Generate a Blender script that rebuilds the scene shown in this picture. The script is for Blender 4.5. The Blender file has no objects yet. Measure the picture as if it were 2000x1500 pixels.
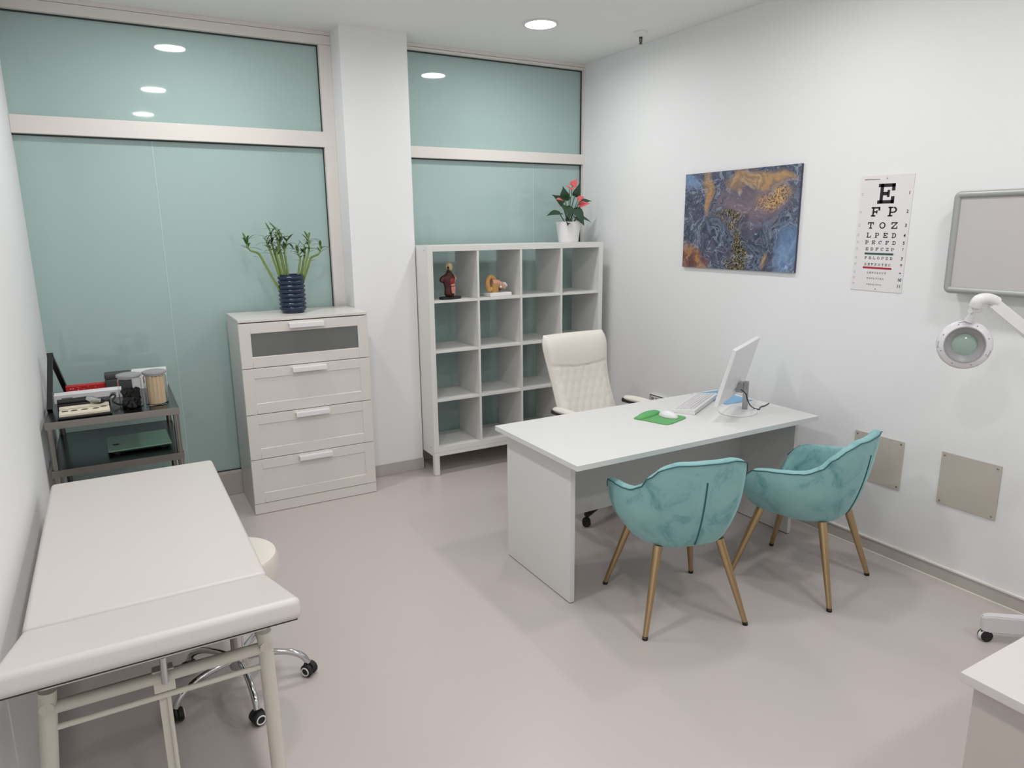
import bpy, bmesh, math, random
from mathutils import Vector, Matrix
random.seed(7)
PI = math.pi
scene = bpy.context.scene
COL = scene.collection

# ------------------------------------------------------------------ materials
def lin(c):
    c = c / 255.0
    return c / 12.92 if c <= 0.04045 else ((c + 0.055) / 1.055) ** 2.4
def S(r, g, b): return (lin(r), lin(g), lin(b), 1.0)

def mat(name, col, rough=.5, metal=0., var=.03, vscale=6., bump=0., bscale=80., **kw):
    """Principled material whose colour wanders slightly with object-space noise."""
    m = bpy.data.materials.new(name); m.use_nodes = True
    nt = m.node_tree; N = nt.nodes; L = nt.links
    b = N['Principled BSDF']
    b.inputs['Roughness'].default_value = rough
    b.inputs['Metallic'].default_value = metal
    for k, v in kw.items(): b.inputs[k.replace('_', ' ')].default_value = v
    tc = N.new('ShaderNodeTexCoord')
    no = N.new('ShaderNodeTexNoise'); no.inputs['Scale'].default_value = vscale; no.inputs['Detail'].default_value = 4
    L.new(tc.outputs['Object'], no.inputs['Vector'])
    mx = N.new('ShaderNodeMixRGB'); mx.blend_type = 'MIX'
    c = Vector(col[:3])
    mx.inputs[1].default_value = (*(c * (1 - var)), 1); mx.inputs[2].default_value = (*[min(1, x * (1 + var)) for x in c], 1)
    L.new(no.outputs['Fac'], mx.inputs[0]); L.new(mx.outputs[0], b.inputs['Base Color'])
    if bump:
        n2 = N.new('ShaderNodeTexNoise'); n2.inputs['Scale'].default_value = bscale; n2.inputs['Detail'].default_value = 3
        L.new(tc.outputs['Object'], n2.inputs['Vector'])
        bp = N.new('ShaderNodeBump'); bp.inputs['Strength'].default_value = bump; bp.inputs['Distance'].default_value = .002
        L.new(n2.outputs['Fac'], bp.inputs['Height']); L.new(bp.outputs[0], b.inputs['Normal'])
    return m

M = {}
M['wall'] = mat('white painted plaster', S(240, 241, 242), .75, var=.008, vscale=1.5, bump=.12, bscale=120)
M['ceiling'] = mat('matt ceiling paint', S(240, 240, 239), .85, var=.008, vscale=1.5)
M['floor'] = mat('grey resin floor', S(198, 189, 186), .34, var=.015, vscale=2.5, bump=.04, bscale=30)
M['floorbase'] = mat('grey coved skirting', S(192, 185, 180), .45, var=.015)
M['whiteline'] = mat('white sealant', S(235, 232, 226), .5)
M['frame'] = mat('white window aluminium', S(232, 226, 222), .42, var=.006)
M['glass'] = mat('back painted teal glass', S(172, 196, 193), .035, var=.02, vscale=.7)
M['recess_shade'] = mat('dark recess shade', S(40, 50, 50), .6)  # dark colour for painted window recess shade; also used on vent slots
M['joint'] = mat('pale silicone joint', S(190, 215, 212), .4)
M['white'] = mat('white melamine', S(230, 229, 226), .38, var=.006)
M['whitepaint'] = mat('white lacquer', S(226, 221, 217), .3, var=.006)
M['desk'] = mat('white desk laminate', S(224, 224, 223), .45, var=.006, bump=.03)
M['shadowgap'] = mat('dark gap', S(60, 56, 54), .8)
M['frosted'] = mat('grey frosted glass', S(112, 114, 113), .22, var=.05, vscale=3)
M['vinyl'] = mat('white vinyl', S(210, 204, 201), .42, var=.01, bump=.08, bscale=250)
M['cream'] = mat('cream leather', S(232, 227, 219), .42, var=.012, bump=.15, bscale=180)
M['creamseat'] = mat('cream stool vinyl', S(226, 220, 210), .45, var=.01)
M['offwhite'] = mat('off white powder coat', S(222, 217, 205), .4, var=.01)
M['chrome'] = mat('chrome', S(205, 205, 206), .12, 1.0, var=.01)
M['silver'] = mat('brushed silver', S(165, 166, 168), .32, 1.0, var=.03)
M['steel'] = mat('stainless steel', S(150, 146, 142), .3, 1.0, var=.06, vscale=14)
M['steeldark'] = mat('dark steel shelf', S(84, 88, 92), .22, 1.0, var=.06, vscale=4)
M['black'] = mat('black plastic', S(22, 22, 24), .4)
M['rubber'] = mat('black rubber', S(28, 28, 29), .6)
M['grey'] = mat('grey plastic', S(150, 151, 152), .4)
M['gold'] = mat('brass leg', S(190, 164, 126), .38, 1.0, var=.05, vscale=18)
M['whiteplastic'] = mat('white plastic', S(233, 232, 233), .32, var=.005)
M['lilac'] = mat('pale plastic', S(222, 219, 222), .3, var=.005)
M['paper'] = mat('white paper', S(234, 230, 232), .7, var=.006)
M['ink'] = mat('black ink', S(30, 26, 28), .7)
M['inkgrey'] = mat('grey ink', S(140, 134, 136), .7)
M['inkgreen'] = mat('green ink', S(42, 84, 76), .7)
M['inkred'] = mat('red ink', S(176, 40, 66), .7)
M['plate'] = mat('beige cover plate', S(196, 190, 180), .4, var=.02)
M['alu'] = mat('grey aluminium frame', S(172, 174, 173), .4, .25, var=.015)
M['screen'] = mat('grey viewing screen', S(200, 196, 197), .3, var=.01)
M['green'] = mat('green fabric', S(98, 172, 104), .65, var=.05, vscale=40)
M['bluefolder'] = mat('blue plastic folder', S(112, 172, 214), .35, var=.04)
M['navy'] = mat('dark navy glass', S(28, 44, 70), .28, var=.2, vscale=10)
M['leaf'] = mat('bamboo leaf', S(70, 104, 52), .45, var=.3, vscale=30)
M['stem'] = mat('bamboo stem', S(122, 148, 74), .42, var=.2, vscale=40)
M['leafdark'] = mat('dark glossy leaf', S(34, 66, 44), .32, var=.3, vscale=25)
M['spathe'] = mat('red spathe', S(226, 104, 106), .3, var=.12, vscale=30)
M['soil'] = mat('potting soil', S(50, 38, 30), .9)
M['red'] = mat('red carton', S(198, 30, 38), .5, var=.05)
M['darkgrey'] = mat('dark grey case', S(70, 66, 68), .55, var=.08)
M['beige'] = mat('beige lining', S(226, 217, 198), .7, var=.05)
M['wood'] = mat('pale birch wood', S(244, 212, 176), .6, var=.08, vscale=30)
M['greenglass'] = mat('green scale glass', S(122, 168, 142), .2, var=.08)
M['maroon'] = mat('dark muscle red', S(74, 30, 30), .45, var=.25, vscale=40)
M['skin'] = mat('model flesh', S(214, 164, 140), .45, var=.08)
M['bone'] = mat('model bone', S(206, 184, 140), .45, var=.1)
M['organred'] = mat('model organ red', S(150, 40, 36), .4, var=.15)
M['organpink'] = mat('model organ pink', S(218, 140, 132), .4, var=.12)
M['tan'] = mat('ear model tan', S(204, 156, 92), .4, var=.18, vscale=40)
M['lens'] = mat('green lens', S(150, 170, 160), .05, var=.03)
M['darkpink'] = mat('anatomical brown', S(96, 50, 44), .45)

def glassy(name, col, rough=.02):
    m = mat(name, col, rough, var=0.)
    b = m.node_tree.nodes['Principled BSDF']
    b.inputs['Transmission Weight'].default_value = 1.0; b.inputs['IOR'].default_value = 1.12
    return m
M['clear'] = glassy('clear glass', S(245, 248, 247))

def emitter(name, col, s):
    m = bpy.data.materials.new(name); m.use_nodes = True
    b = m.node_tree.nodes['Principled BSDF']
    b.inputs['Base Color'].default_value = col
    b.inputs['Emission Color'].default_value = col; b.inputs['Emission Strength'].default_value = s
    return m
M['lamp'] = emitter('lit diffuser', (1.0, .985, .965, 1), 14)

def velvet():
    m = mat('teal velvet', S(136, 184, 184), .75, var=.0)
    nt = m.node_tree; N = nt.nodes; L = nt.links; b = N['Principled BSDF']
    tc = N.new('ShaderNodeTexCoord'); n = N.new('ShaderNodeTexNoise'); n.inputs['Scale'].default_value = 7; n.inputs['Detail'].default_value = 7; n.inputs['Roughness'].default_value = .65; n.inputs['Distortion'].default_value = .6
    r = N.new('ShaderNodeValToRGB'); L.new(tc.outputs['Object'], n.inputs['Vector']); L.new(n.outputs['Fac'], r.inputs[0])
    e = r.color_ramp.elements
    e[0].position = .30; e[0].color = S(84, 142, 150); e[1].position = .46; e[1].color = S(136, 182, 182)
    x = e.new(.75); x.color = S(150, 194, 194)
    L.new(r.outputs[0], b.inputs['Base Color'])
    b.inputs['Sheen Weight'].default_value = .55; b.inputs['Sheen Roughness'].default_value = .35
    b.inputs['Sheen Tint'].default_value = S(190, 235, 235)
    return m
M['velvet'] = velvet()
M['velvetdark'] = mat('dark teal piping', S(46, 96, 104), .7, var=.05)

def marbled():
    """Poured-paint abstract: domain-warped bands, ochre and mauve passages, black and gold cells (coords: metres on the canvas)."""
    m = bpy.data.materials.new('poured paint canvas'); m.use_nodes = True
    nt = m.node_tree; N = nt.nodes; L = nt.links; b = N['Principled BSDF']; b.inputs['Roughness'].default_value = .4
    tc = N.new('ShaderNodeTexCoord')
    def noise(vec, sc, det=5, rough=.55, dist=0):
        n = N.new('ShaderNodeTexNoise'); n.inputs['Scale'].default_value = sc; n.inputs['Detail'].default_value = det
        n.inputs['Roughness'].default_value = rough; n.inputs['Distortion'].default_value = dist
        L.new(vec, n.inputs['Vector']); return n
    def vm(op, a, b_=None, sc=None):
        v = N.new('ShaderNodeVectorMath'); v.operation = op; L.new(a, v.inputs[0])
        if b_ is not None:
            if isinstance(b_, tuple): v.inputs[1].default_value = b_
            else: L.new(b_, v.inputs[1])
        if sc is not None: v.inputs['Scale'].default_value = sc
        return v.outputs['Value'] if op == 'LENGTH' else v.outputs[0]
    def ramp(fac, stops, interp='LINEAR'):
        r = N.new('ShaderNodeValToRGB'); r.color_ramp.interpolation = interp; L.new(fac, r.inputs[0]); e = r.color_ramp.elements
        while len(e) < len(stops): e.new(.5)
        for i, (p, c) in enumerate(stops): e[i].position = p; e[i].color = c
        return r.outputs[0]
    def mix(fac, a, c):
        x = N.new('ShaderNodeMixRGB'); L.new(fac, x.inputs[0]); L.new(a, x.inputs[1]); L.new(c, x.inputs[2]); return x.outputs[0]
    def flat(c):
        x = N.new('ShaderNodeRGB'); x.outputs[0].default_value = c; return x.outputs[0]
    def math_(op, a, c):
        x = N.new('ShaderNodeMath'); x.operation = op
        for i, q in enumerate((a, c)):
            if isinstance(q, (int, float)): x.inputs[i].default_value = q
            else: L.new(q, x.inputs[i])
        return x.outputs[0]
    P0 = tc.outputs['Object']
    w1 = noise(P0, 3.2, 4, .5)
    d1 = vm('SCALE', vm('SUBTRACT', w1.outputs['Color'], (.5, .5, .5)), sc=.42)
    P1 = vm('ADD', P0, d1)
    w2 = noise(P1, 7, 3, .5)
    d2 = vm('SCALE', vm('SUBTRACT', w2.outputs['Color'], (.5, .5, .5)), sc=.10)
    P2 = vm('ADD', P1, d2)
    band = noise(P2, 4.2, 5, .55, 1.6)
    base = ramp(band.outputs['Fac'], [(.25, S(30, 36, 54)), (.36, S(48, 58, 82)), (.42, S(112, 122, 144)), (.455, S(46, 56, 78)), (.50, S(98, 98, 116)), (.54, S(60, 70, 94)), (.585, S(150, 160, 180)), (.61, S(58, 70, 96)), (.67, S(112, 106, 124)), (.75, S(52, 62, 90))])
    small = noise(P1, 120, 2, .6); cells = N.new('ShaderNodeTexVoronoi'); cells.feature = 'DISTANCE_TO_EDGE'; cells.inputs['Scale'].default_value = 55; L.new(P2, cells.inputs['Vector'])
    def blob(cx, cy, rx, ry, soft=.5):
        q = vm('ADD', P1, (-cx, -cy, 0)); q = vm('MULTIPLY', q, (1 / rx, 1 / ry, 0)); ln = vm('LENGTH', q)
        return ramp(ln, [(0, (1, 1, 1, 1)), (1 - soft, (1, 1, 1, 1)), (1.0, (0, 0, 0, 1))])
    # canvas x runs from left -0.46 to right +0.46, y from bottom 0 to top 0.61
    mauve = ramp(band.outputs['Fac'], [(.3, S(84, 76, 92)), (.45, S(128, 112, 122)), (.55, S(100, 94, 112)), (.62, S(160, 138, 136)), (.75, S(96, 88, 104))])
    ochre = ramp(band.outputs['Fac'], [(.3, S(120, 86, 60)), (.45, S(184, 148, 106)), (.55, S(144, 118, 98)), (.65, S(200, 166, 120)), (.75, S(110, 92, 90))])
    rust = ramp(band.outputs['Fac'], [(.3, S(72, 52, 58)), (.5, S(132, 88, 74)), (.6, S(178, 132, 84)), (.75, S(80, 66, 80))])
    goldc = ramp(cells.outputs['Distance'], [(0.0, S(222, 190, 138)), (.10, S(166, 128, 86)), (.25, S(104, 78, 64))])
    blackc = ramp(cells.outputs['Distance'], [(0.0, S(206, 190, 130)), (.045, S(120, 110, 92)), (.09, S(26, 24, 32)), (.4, S(14, 14, 22))])
    pale = ramp(band.outputs['Fac'], [(.35, S(70, 104, 142)), (.5, S(128, 152, 186)), (.6, S(96, 124, 164)), (.7, S(168, 184, 210))])
    c = base
    c = mix(blob(.10, .41, .36, .20), c, mauve)
    c = mix(blob(.16, .555, .32, .055), c, ochre)
    c = mix(blob(-.275, .47, .055, .20), c, ochre)
    c = mix(blob(-.37, .05, .19, .16), c, rust)
    c = mix(blob(-.42, .56, .10, .09), c, pale)
    c = mix(blob(.40, .10, .15, .17), c, pale)
    c = mix(blob(.25, .42, .125, .10, .7), c, goldc)
    c = mix(blob(-.05, .30, .16, .045, .6), c, blackc)
    c = mix(blob(.0, .09, .085, .21, .45), c, blackc)
    c = mix(blob(.205, .08, .025, .10, .8), c, ochre)
    line = noise(P2, 5.5, 2, .5, 1.5)
    vein = ramp(line.outputs['Fac'], [(.49, (0, 0, 0, 1)), (.5, (.5, .5, .5, 1)), (.51, (0, 0, 0, 1))])
    c = mix(vein, c, flat(S(186, 196, 214)))
    L.new(c, b.inputs['Base Color'])
    return m
M['canvas'] = marbled()
M['canvasedge'] = mat('painted canvas edge', S(74, 70, 92), .6, var=.2, vscale=20)

def redcarton():
    m = mat('red printed carton', S(198, 30, 38), .5, var=.0)
    nt = m.node_tree; N = nt.nodes; L = nt.links; b = N['Principled BSDF']
    tc = N.new('ShaderNodeTexCoord'); v = N.new('ShaderNodeTexVoronoi'); v.inputs['Scale'].default_value = 55; L.new(tc.outputs['Object'], v.inputs['Vector'])
    r = N.new('ShaderNodeValToRGB'); L.new(v.outputs['Distance'], r.inputs[0]); e = r.color_ramp.elements
    e[0].position = .2; e[0].color = S(226, 150, 148); e[1].position = .3; e[1].color = S(196, 28, 36); L.new(r.outputs[0], b.inputs['Base Color'])
    return m
M['redprint'] = redcarton()

# ------------------------------------------------------------------ mesh helpers
def BM(): return bmesh.new()
def box(bm, lo, hi, bev=0., seg=2, rot=None, piv=None):
    lo = Vector(lo); hi = Vector(hi); c = (lo + hi) / 2; s = hi - lo
    g = bmesh.ops.create_cube(bm, size=1.0)['verts']
    for v in g: v.co = Vector((v.co.x * s.x, v.co.y * s.y, v.co.z * s.z)) + c
    if bev:
        ed = list({e for v in g for e in v.link_edges})
        r = bmesh.ops.bevel(bm, geom=ed, offset=bev, segments=seg, profile=.5, affect='EDGES')
        g = list({v for f in r['faces'] for v in f.verts} | {v for v in g if v.is_valid})
    if rot is not None:
        p = Vector(piv) if piv is not None else c
        for v in g: v.co = rot @ (v.co - p) + p
    return g
def frame_of(d):
    d = d.normalized(); a = Vector((0, 0, 1)) if abs(d.z) < .95 else Vector((1, 0, 0))
    x = a.cross(d).normalized(); return x, d.cross(x)
def tube(bm, pts, r, n=12, closed=False, caps=True, squash=1.0):
    pts = [Vector(p) for p in pts]; k = len(pts)
    rs = r if isinstance(r, (list, tuple)) else [r] * k
    rings = []; px = None
    for i, p in enumerate(pts):
        if closed: d = pts[(i + 1) % k] - pts[i - 1]
        else: d = pts[min(i + 1, k - 1)] - pts[max(i - 1, 0)]
        d.normalize()
        if px is None: px, _ = frame_of(d)
        px = (px - d * px.dot(d)).normalized(); py = d.cross(px)
        rings.append([bm.verts.new(p + (px * math.cos(2 * PI * j / n) + py * math.sin(2 * PI * j / n) * squash) * rs[i]) for j in range(n)])
    for i in range(k if closed else k - 1):
        a, b = rings[i], rings[(i + 1) % k]
        for j in range(n): bm.faces.new((a[j], a[(j + 1) % n], b[(j + 1) % n], b[j]))
    if caps and not closed:
        bm.faces.new(list(reversed(rings[0]))); bm.faces.new(rings[-1])
def cyl(bm, a, b, r0, r1=None, n=24): tube(bm, [a, b], [r0, r0 if r1 is None else r1], n)
def lathe(bm, prof, n=32, c=(0, 0, 0), closed=False, sx=1., sy=1.):
    c = Vector(c); rings = []
    for r, z in prof:
        if r < 1e-6: rings.append([bm.verts.new(c + Vector((0, 0, z)))])
        else: rings.append([bm.verts.new(c + Vector((r * sx * math.cos(2 * PI * j / n), r * sy * math.sin(2 * PI * j / n), z))) for j in range(n)])
    pr = list(zip(rings, rings[1:])) + ([(rings[-1], rings[0])] if closed else [])
    for a, b in pr:
        for j in range(n):
            q = [a[j % len(a)], a[(j + 1) % len(a)], b[(j + 1) % len(b)], b[j % len(b)]]
            u = []
            for v in q:
                if v not in u: u.append(v)
            if len(u) >= 3: bm.faces.new(u)
def prism(bm, pts, t0, t1, ax='z'):
    """extrude a 2-D outline; ax='z': (x,y)->z, 'x': (y,z)->x, 'y': (x,z)->y"""
    f = {'z': lambda p, t: (p[0], p[1], t), 'x': lambda p, t: (t, p[0], p[1]), 'y': lambda p, t: (p[0], t, p[1])}[ax]
    a = [bm.verts.new(f(p, t0)) for p in pts]; b = [bm.verts.new(f(p, t1)) for p in pts]; n = len(pts)
    bm.faces.new(a); bm.faces.new(list(reversed(b)))
    for i in range(n): bm.faces.new((a[i], a[(i + 1) % n], b[(i + 1) % n], b[i]))
def ball(bm, c, r, seg=16, rings=10, sx=1., sy=1., sz=1., rot=None):
    g = bmesh.ops.create_uvsphere(bm, u_segments=seg, v_segments=rings, radius=r)['verts']
    for v in g:
        q = Vector((v.co.x * sx, v.co.y * sy, v.co.z * sz))
        if rot is not None: q = rot @ q
        v.co = q + Vector(c)
    return g
def catmull(pts, k=8, closed=False):
    P = [Vector(p) for p in pts]; n = len(P); out = []
    for i in range(n if closed else n - 1):
        p0 = P[(i - 1) % n] if (closed or i > 0) else P[0]; p1 = P[i]; p2 = P[(i + 1) % n]
        p3 = P[(i + 2) % n] if (closed or i + 2 < n) else P[-1]
        for j in range(k):
            t = j / k
            out.append(.5 * ((2 * p1) + (p2 - p0) * t + (2 * p0 - 5 * p1 + 4 * p2 - p3) * t * t + (3 * p1 - p0 - 3 * p2 + p3) * t ** 3))
    if not closed: out.append(P[-1].copy())
    return out
def interp(tab, x):
    if x <= tab[0][0]: return tab[0][1]
    for (a, ya), (b, yb) in zip(tab, tab[1:]):
        if x <= b:
            t = (x - a) / (b - a); t = t * t * (3 - 2 * t); return ya + (yb - ya) * t
    return tab[-1][1]

def obj(name, bm, m, parent=None, loc=None, sharp=38, sub=0):
    bmesh.ops.recalc_face_normals(bm, faces=bm.faces)
    me = bpy.data.meshes.new(name); bm.to_mesh(me); bm.free()
    me.materials.append(M[m] if isinstance(m, str) else m)
    for p in me.polygons: p.use_smooth = True
    me.set_sharp_from_angle(angle=math.radians(sharp))
    o = bpy.data.objects.new(name, me); COL.objects.link(o)
    if sub:
        s = o.modifiers.new('subdivision', 'SUBSURF'); s.levels = sub; s.render_levels = sub
    if not sub:
        wn = o.modifiers.new('weighted normals', 'WEIGHTED_NORMAL'); wn.keep_sharp = True; wn.weight = 60
    if parent is not None: o.parent = parent
    if loc is not None: o.location = loc
    return o
def tag(o, label, cat, group=None):
    o['label'] = label; o['category'] = cat
    if group: o['group'] = group
    return o
def thing(name, label, cat, loc=(0, 0, 0), rz=0., group=None):
    o = bpy.data.objects.new(name, None); COL.objects.link(o); o.empty_display_size = .05
    o.location = loc; o.rotation_euler = (0, 0, rz)
    return tag(o, label, cat, group)
def struct(o):
    o['kind'] = 'structure'; return o
def dup(root, loc, rz, label, group=None):
    r = root.copy(); COL.objects.link(r); r.location = loc; r.rotation_euler = (0, 0, rz); r['label'] = label
    if group: r['group'] = group
    for ch in list(root.children):
        c = ch.copy(); COL.objects.link(c); c.parent = r
        for g in list(ch.children):
            d = g.copy(); COL.objects.link(d); d.parent = c
    return r
def RZ(a): return Matrix.Rotation(a, 3, 'Z')
def RX(a): return Matrix.Rotation(a, 3, 'X')
def RY(a): return Matrix.Rotation(a, 3, 'Y')

# ------------------------------------------------------------------ room dimensions
XL, XR, YB, YF, H = -.372, 3.476, 4.88, -1.7, 3.018
PX0, PX1, PY = 1.437, 1.892, 4.688            # pillar between the two windows
YG = 4.925                                     # glass plane
b = BM(); box(b, (XL - .15, YF - .15, -.1), (XR + .15, YB + .25, 0)); struct(obj('floor', b, 'floor'))
b = BM(); box(b, (XL - .15, YF - .15, H), (XR + .15, YB + .25, H + .1)); struct(obj('ceiling', b, 'ceiling'))
b = BM(); box(b, (XL - .15, YF - .15, 0), (XL, YB + .25, H)); struct(obj('wall_left', b, 'wall'))
b = BM(); box(b, (XR, YF - .15, 0), (XR + .15, YB + .25, H)); struct(obj('wall_right', b, 'wall'))
b = BM(); box(b, (XL, YF - .15, 0), (XR, YF, H)); struct(obj('wall_front', b, 'wall'))
b = BM(); box(b, (XL, YB + .08, 0), (XR, YB + .25, H)); struct(obj('wall_back', b, 'wall'))
b = BM(); box(b, (PX0, PY, 0), (PX1, YB + .08, H)); struct(obj('wall_pillar', b, 'wall'))
# skirtings (resin floor turned up the wall)
def skirting(name, lo, hi, m='floorbase'):
    b = BM(); box(b, lo, hi, .003); return struct(obj(name, b, m))
skirting('baseboard_pillar', (PX0 - .004, PY - .006, 0), (PX1 + .004, YB, .088))
skirting('baseboard_back', (XL, YB - .012, 0), (PX0, YG + .02, .160))
skirting('baseboard_niche', (PX1, YB - .012, 0), (XR, YG + .02, .160))
br = skirting('baseboard_right', (XR - .007, YF, 0), (XR, YB, .073))
b = BM(); box(b, (XR - .012, YF, .071), (XR, YB, .080), .001); struct(obj('trim_1', b, 'whiteline'))
b = BM(); box(b, (XR - .012, YF, .0), (XR - .006, YB, .006), .001); struct(obj('trim_2', b, 'whiteline'))
skirting('baseboard_left', (XL, YF, 0), (XL + .007, YB, .075))

# ------------------------------------------------------------------ glazed partitions
def window(name, x0, x1, zt0, zt1, zhead, xl, xr, seams):
    """x0..x1 whole opening; zt0..zt1 transom; zhead underside of head; xl / xr inner edges of jambs; seams on the lower pane"""
    r = bpy.data.objects.new(name, None); COL.objects.link(r); struct(r)
    b = BM(); box(b, (x0, YB, zhead), (x1, YG + .02, 2.992), .003); obj('head_rail', b, 'frame', r)
    b = BM(); box(b, (x0, YB + .004, 2.994), (x1, YG + .02, H), .001); obj('head_filler', b, 'frame', r)
    b = BM(); box(b, (x0, YB, zt0), (x1, YG + .02, zt1), .004); obj('transom', b, 'frame', r)
    if xr < x1 - .002:
        b = BM(); box(b, (xr, YB + .001, .16), (x1, YG + .02, zhead), .003); obj('jamb', b, 'frame', r)
    if xl > x0 + .002:
        b = BM(); box(b, (x0, YB + .001, .16), (xl, YG + .02, zhead), .003); obj('jamb', b, 'frame', r)
    def pane(a, c, z0, z1):
        b = BM(); box(b, (a, YG, z0), (c, YG + .008, z1)); p = obj('pane', b, 'glass', r)
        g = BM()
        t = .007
        box(g, (a, YG - .012, z1 - t), (c, YG - .0005, z1)); obj('recess_shade', g, 'recess_shade', p)  # dark strip standing in for the recess shadow along the pane top
    pane(xl, xr, zt1, zhead)
    xs = [xl] + seams + [xr]
    for a, c in zip(xs, xs[1:]): pane(a, c, .162, zt0)
    for s in seams:
        b = BM(); box(b, (s - .0025, YG - .0015, .162), (s + .0025, YG - .0002, zt0 - .008)); obj('joint', b, 'joint', r)
    # slim dark strips, the recess shadow at the glass sides put in as colour
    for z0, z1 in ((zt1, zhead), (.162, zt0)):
        b = BM(); box(b, (xr - .005, YG - .012, z0), (xr, YG - .0005, z1)); obj('side_recess_shade', b, 'recess_shade', r)
    b = BM(); box(b, (xl, YG - .012, .158), (xr, YG - .0005, .165)); obj('bottom_recess_shade', b, 'recess_shade', r)  # same painted recess shade along the sill
    return r
window('window_1', XL, PX0, 2.299, 2.397, 2.936, XL, 1.357, [.322])
window('window_2', PX1, XR, 2.258, 2.336, 2.974, PX1 + .01, 3.463, [3.012])

# ------------------------------------------------------------------ ceiling lights and sprinkler
def downlight(x, y, label, watts=9.6):
    t = thing('ceiling_light', label, 'light', (x, y, H), 0, 'round recessed ceiling lights')
    b = BM(); lathe(b, [(.098, -.0005), (.112, -.0005), (.112, -.006), (.108, -.009), (.098, -.009)], 40, closed=True); obj('rim', b, 'whiteplastic', t)
    b = BM(); lathe(b, [(0, -.0075), (.098, -.0075), (.098, -.0005), (0, -.0005)], 40); obj('diffuser', b, 'lamp', t)
    ld = bpy.data.lights.new('bulb', 'AREA'); ld.shape = 'DISK'; ld.size = .19; ld.energy = watts; ld.spread = math.radians(172); ld.color = (1, .99, .975)
    lo_ = bpy.data.objects.new('bulb', ld); COL.objects.link(lo_); lo_.parent = t; lo_.location = (0, 0, -.0085)
downlight(2.555, 4.08, 'lit round ceiling light above the cube bookcase, seen directly', 8.6)
downlight(.56, 4.08, 'lit ceiling light above the steel trolley, upper spot in the left glass')
downlight(.55, 2.40, 'lit ceiling light above the couch, middle spot in the left glass', 12.0)
downlight(.54, .85, 'lit ceiling light near the viewer, lowest spot in the left glass')
downlight(2.555, 2.40, 'lit ceiling light above the desk front, out of view', 7.4)
downlight(2.555, .85, 'lit ceiling light above the corner cabinet, out of view', 8.2)
downlight(.54, -.68, 'added ceiling fill light behind the viewer on the couch side, out of view')  # unseen lamp, added to brighten the chest front and desk side
downlight(2.555, -.68, 'added ceiling fill light behind the viewer on the cabinet side, out of view')  # second added lamp of the unseen row, more frontal fill

t = thing('sprinkler', 'white ceiling sprinkler with black nozzle hanging near the right wall', 'sprinkler', (3.249, 3.938, H))
b = BM(); lathe(b, [(0, 0), (.045, 0), (.045, -.006), (.03, -.02), (.02, -.032), (0, -.032)], 28); obj('escutcheon', b, 'whiteplastic', t)
b = BM(); cyl(b, (0, 0, -.03), (0, 0, -.04), .011); 
for s in (-1, 1): tube(b, [(s * .010, 0, -.038), (s * .0095, 0, -.058), (s * .003, 0, -.074)], .0028, 8)
cyl(b, (0, 0, -.04), (0, 0, -.066), .003, n=8); cyl(b, (0, 0, -.072), (0, 0, -.0745), .012); obj('nozzle', b, 'black', t)

# ------------------------------------------------------------------ chest of drawers
CH = (.635, 4.412)
t = thing('chest_of_drawers', 'white four drawer chest with frosted glass top drawer, under the bamboo', 'chest of drawers', (CH[0], CH[1], 0))
W, D = .797, .442
b = BM(); box(b, (0, .02, 0), (.018, D, 1.222), .001); obj('side_panel', b, 'whitepaint', t)
b = BM(); box(b, (W - .018, .02, 0), (W, D, 1.222), .001); obj('side_panel', b, 'whitepaint', t)
b = BM(); box(b, (.018, D - .01, .0), (W - .018, D, 1.222)); obj('back_panel', b, 'whitepaint', t)
b = BM(); box(b, (0, 0, 1.222), (W, D, 1.24), .002); obj('top_panel', b, 'whitepaint', t)
b = BM(); box(b, (0, .003, .003), (W, .02, .069), .001); obj('plinth', b, 'whitepaint', t)
b = BM(); box(b, (.019, .024, .003), (W - .019, .03, 1.22)); obj('carcass_front', b, 'shadowgap', t)
zs = [.0715, .3625, .6515, .9415, 1.2195]
for i in range(4):
    z0, z1 = zs[i] , zs[i + 1] - .0035
    px0, px1, p0, p1 = .068, W - .068, z0 + .068, z1 - .064
    b = BM()
    box(b, (0.001, .001, z0), (px0, .021, z1), .002, 1); box(b, (px1, .001, z0), (W - .001, .021, z1), .002, 1)
    box(b, (px0 - .002, .001, z0), (px1 + .002, .021, p0), .003, 1); box(b, (px0 - .002, .001, p1), (px1 + .002, .021, z1), .003, 1)
    d = obj('drawer', b, 'whitepaint', t)
    b = BM()
    if i == 3: box(b, (px0 - .002, .007, p0 - .002), (px1 + .002, .014, p1 + .002)); o = obj('glass_panel', b, 'frosted', d); o['label'] = 'grey frosted glass panel'
    else: box(b, (px0 - .002, .0062, p0 - .002), (px1 + .002, .015, p1 + .002)); obj('panel', b, 'whitepaint', d)
    b = BM(); zc = z1 - .030
    prism(b, [(-.026, zc + .012), (-.024, zc + .016), (.002, zc + .016), (.002, zc + .010), (-.018, zc + .008), (-.020, zc - .012), (-.026, zc - .012)], .295, .508, 'x')
    obj('handle', b, 'whiteplastic', d)

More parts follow.
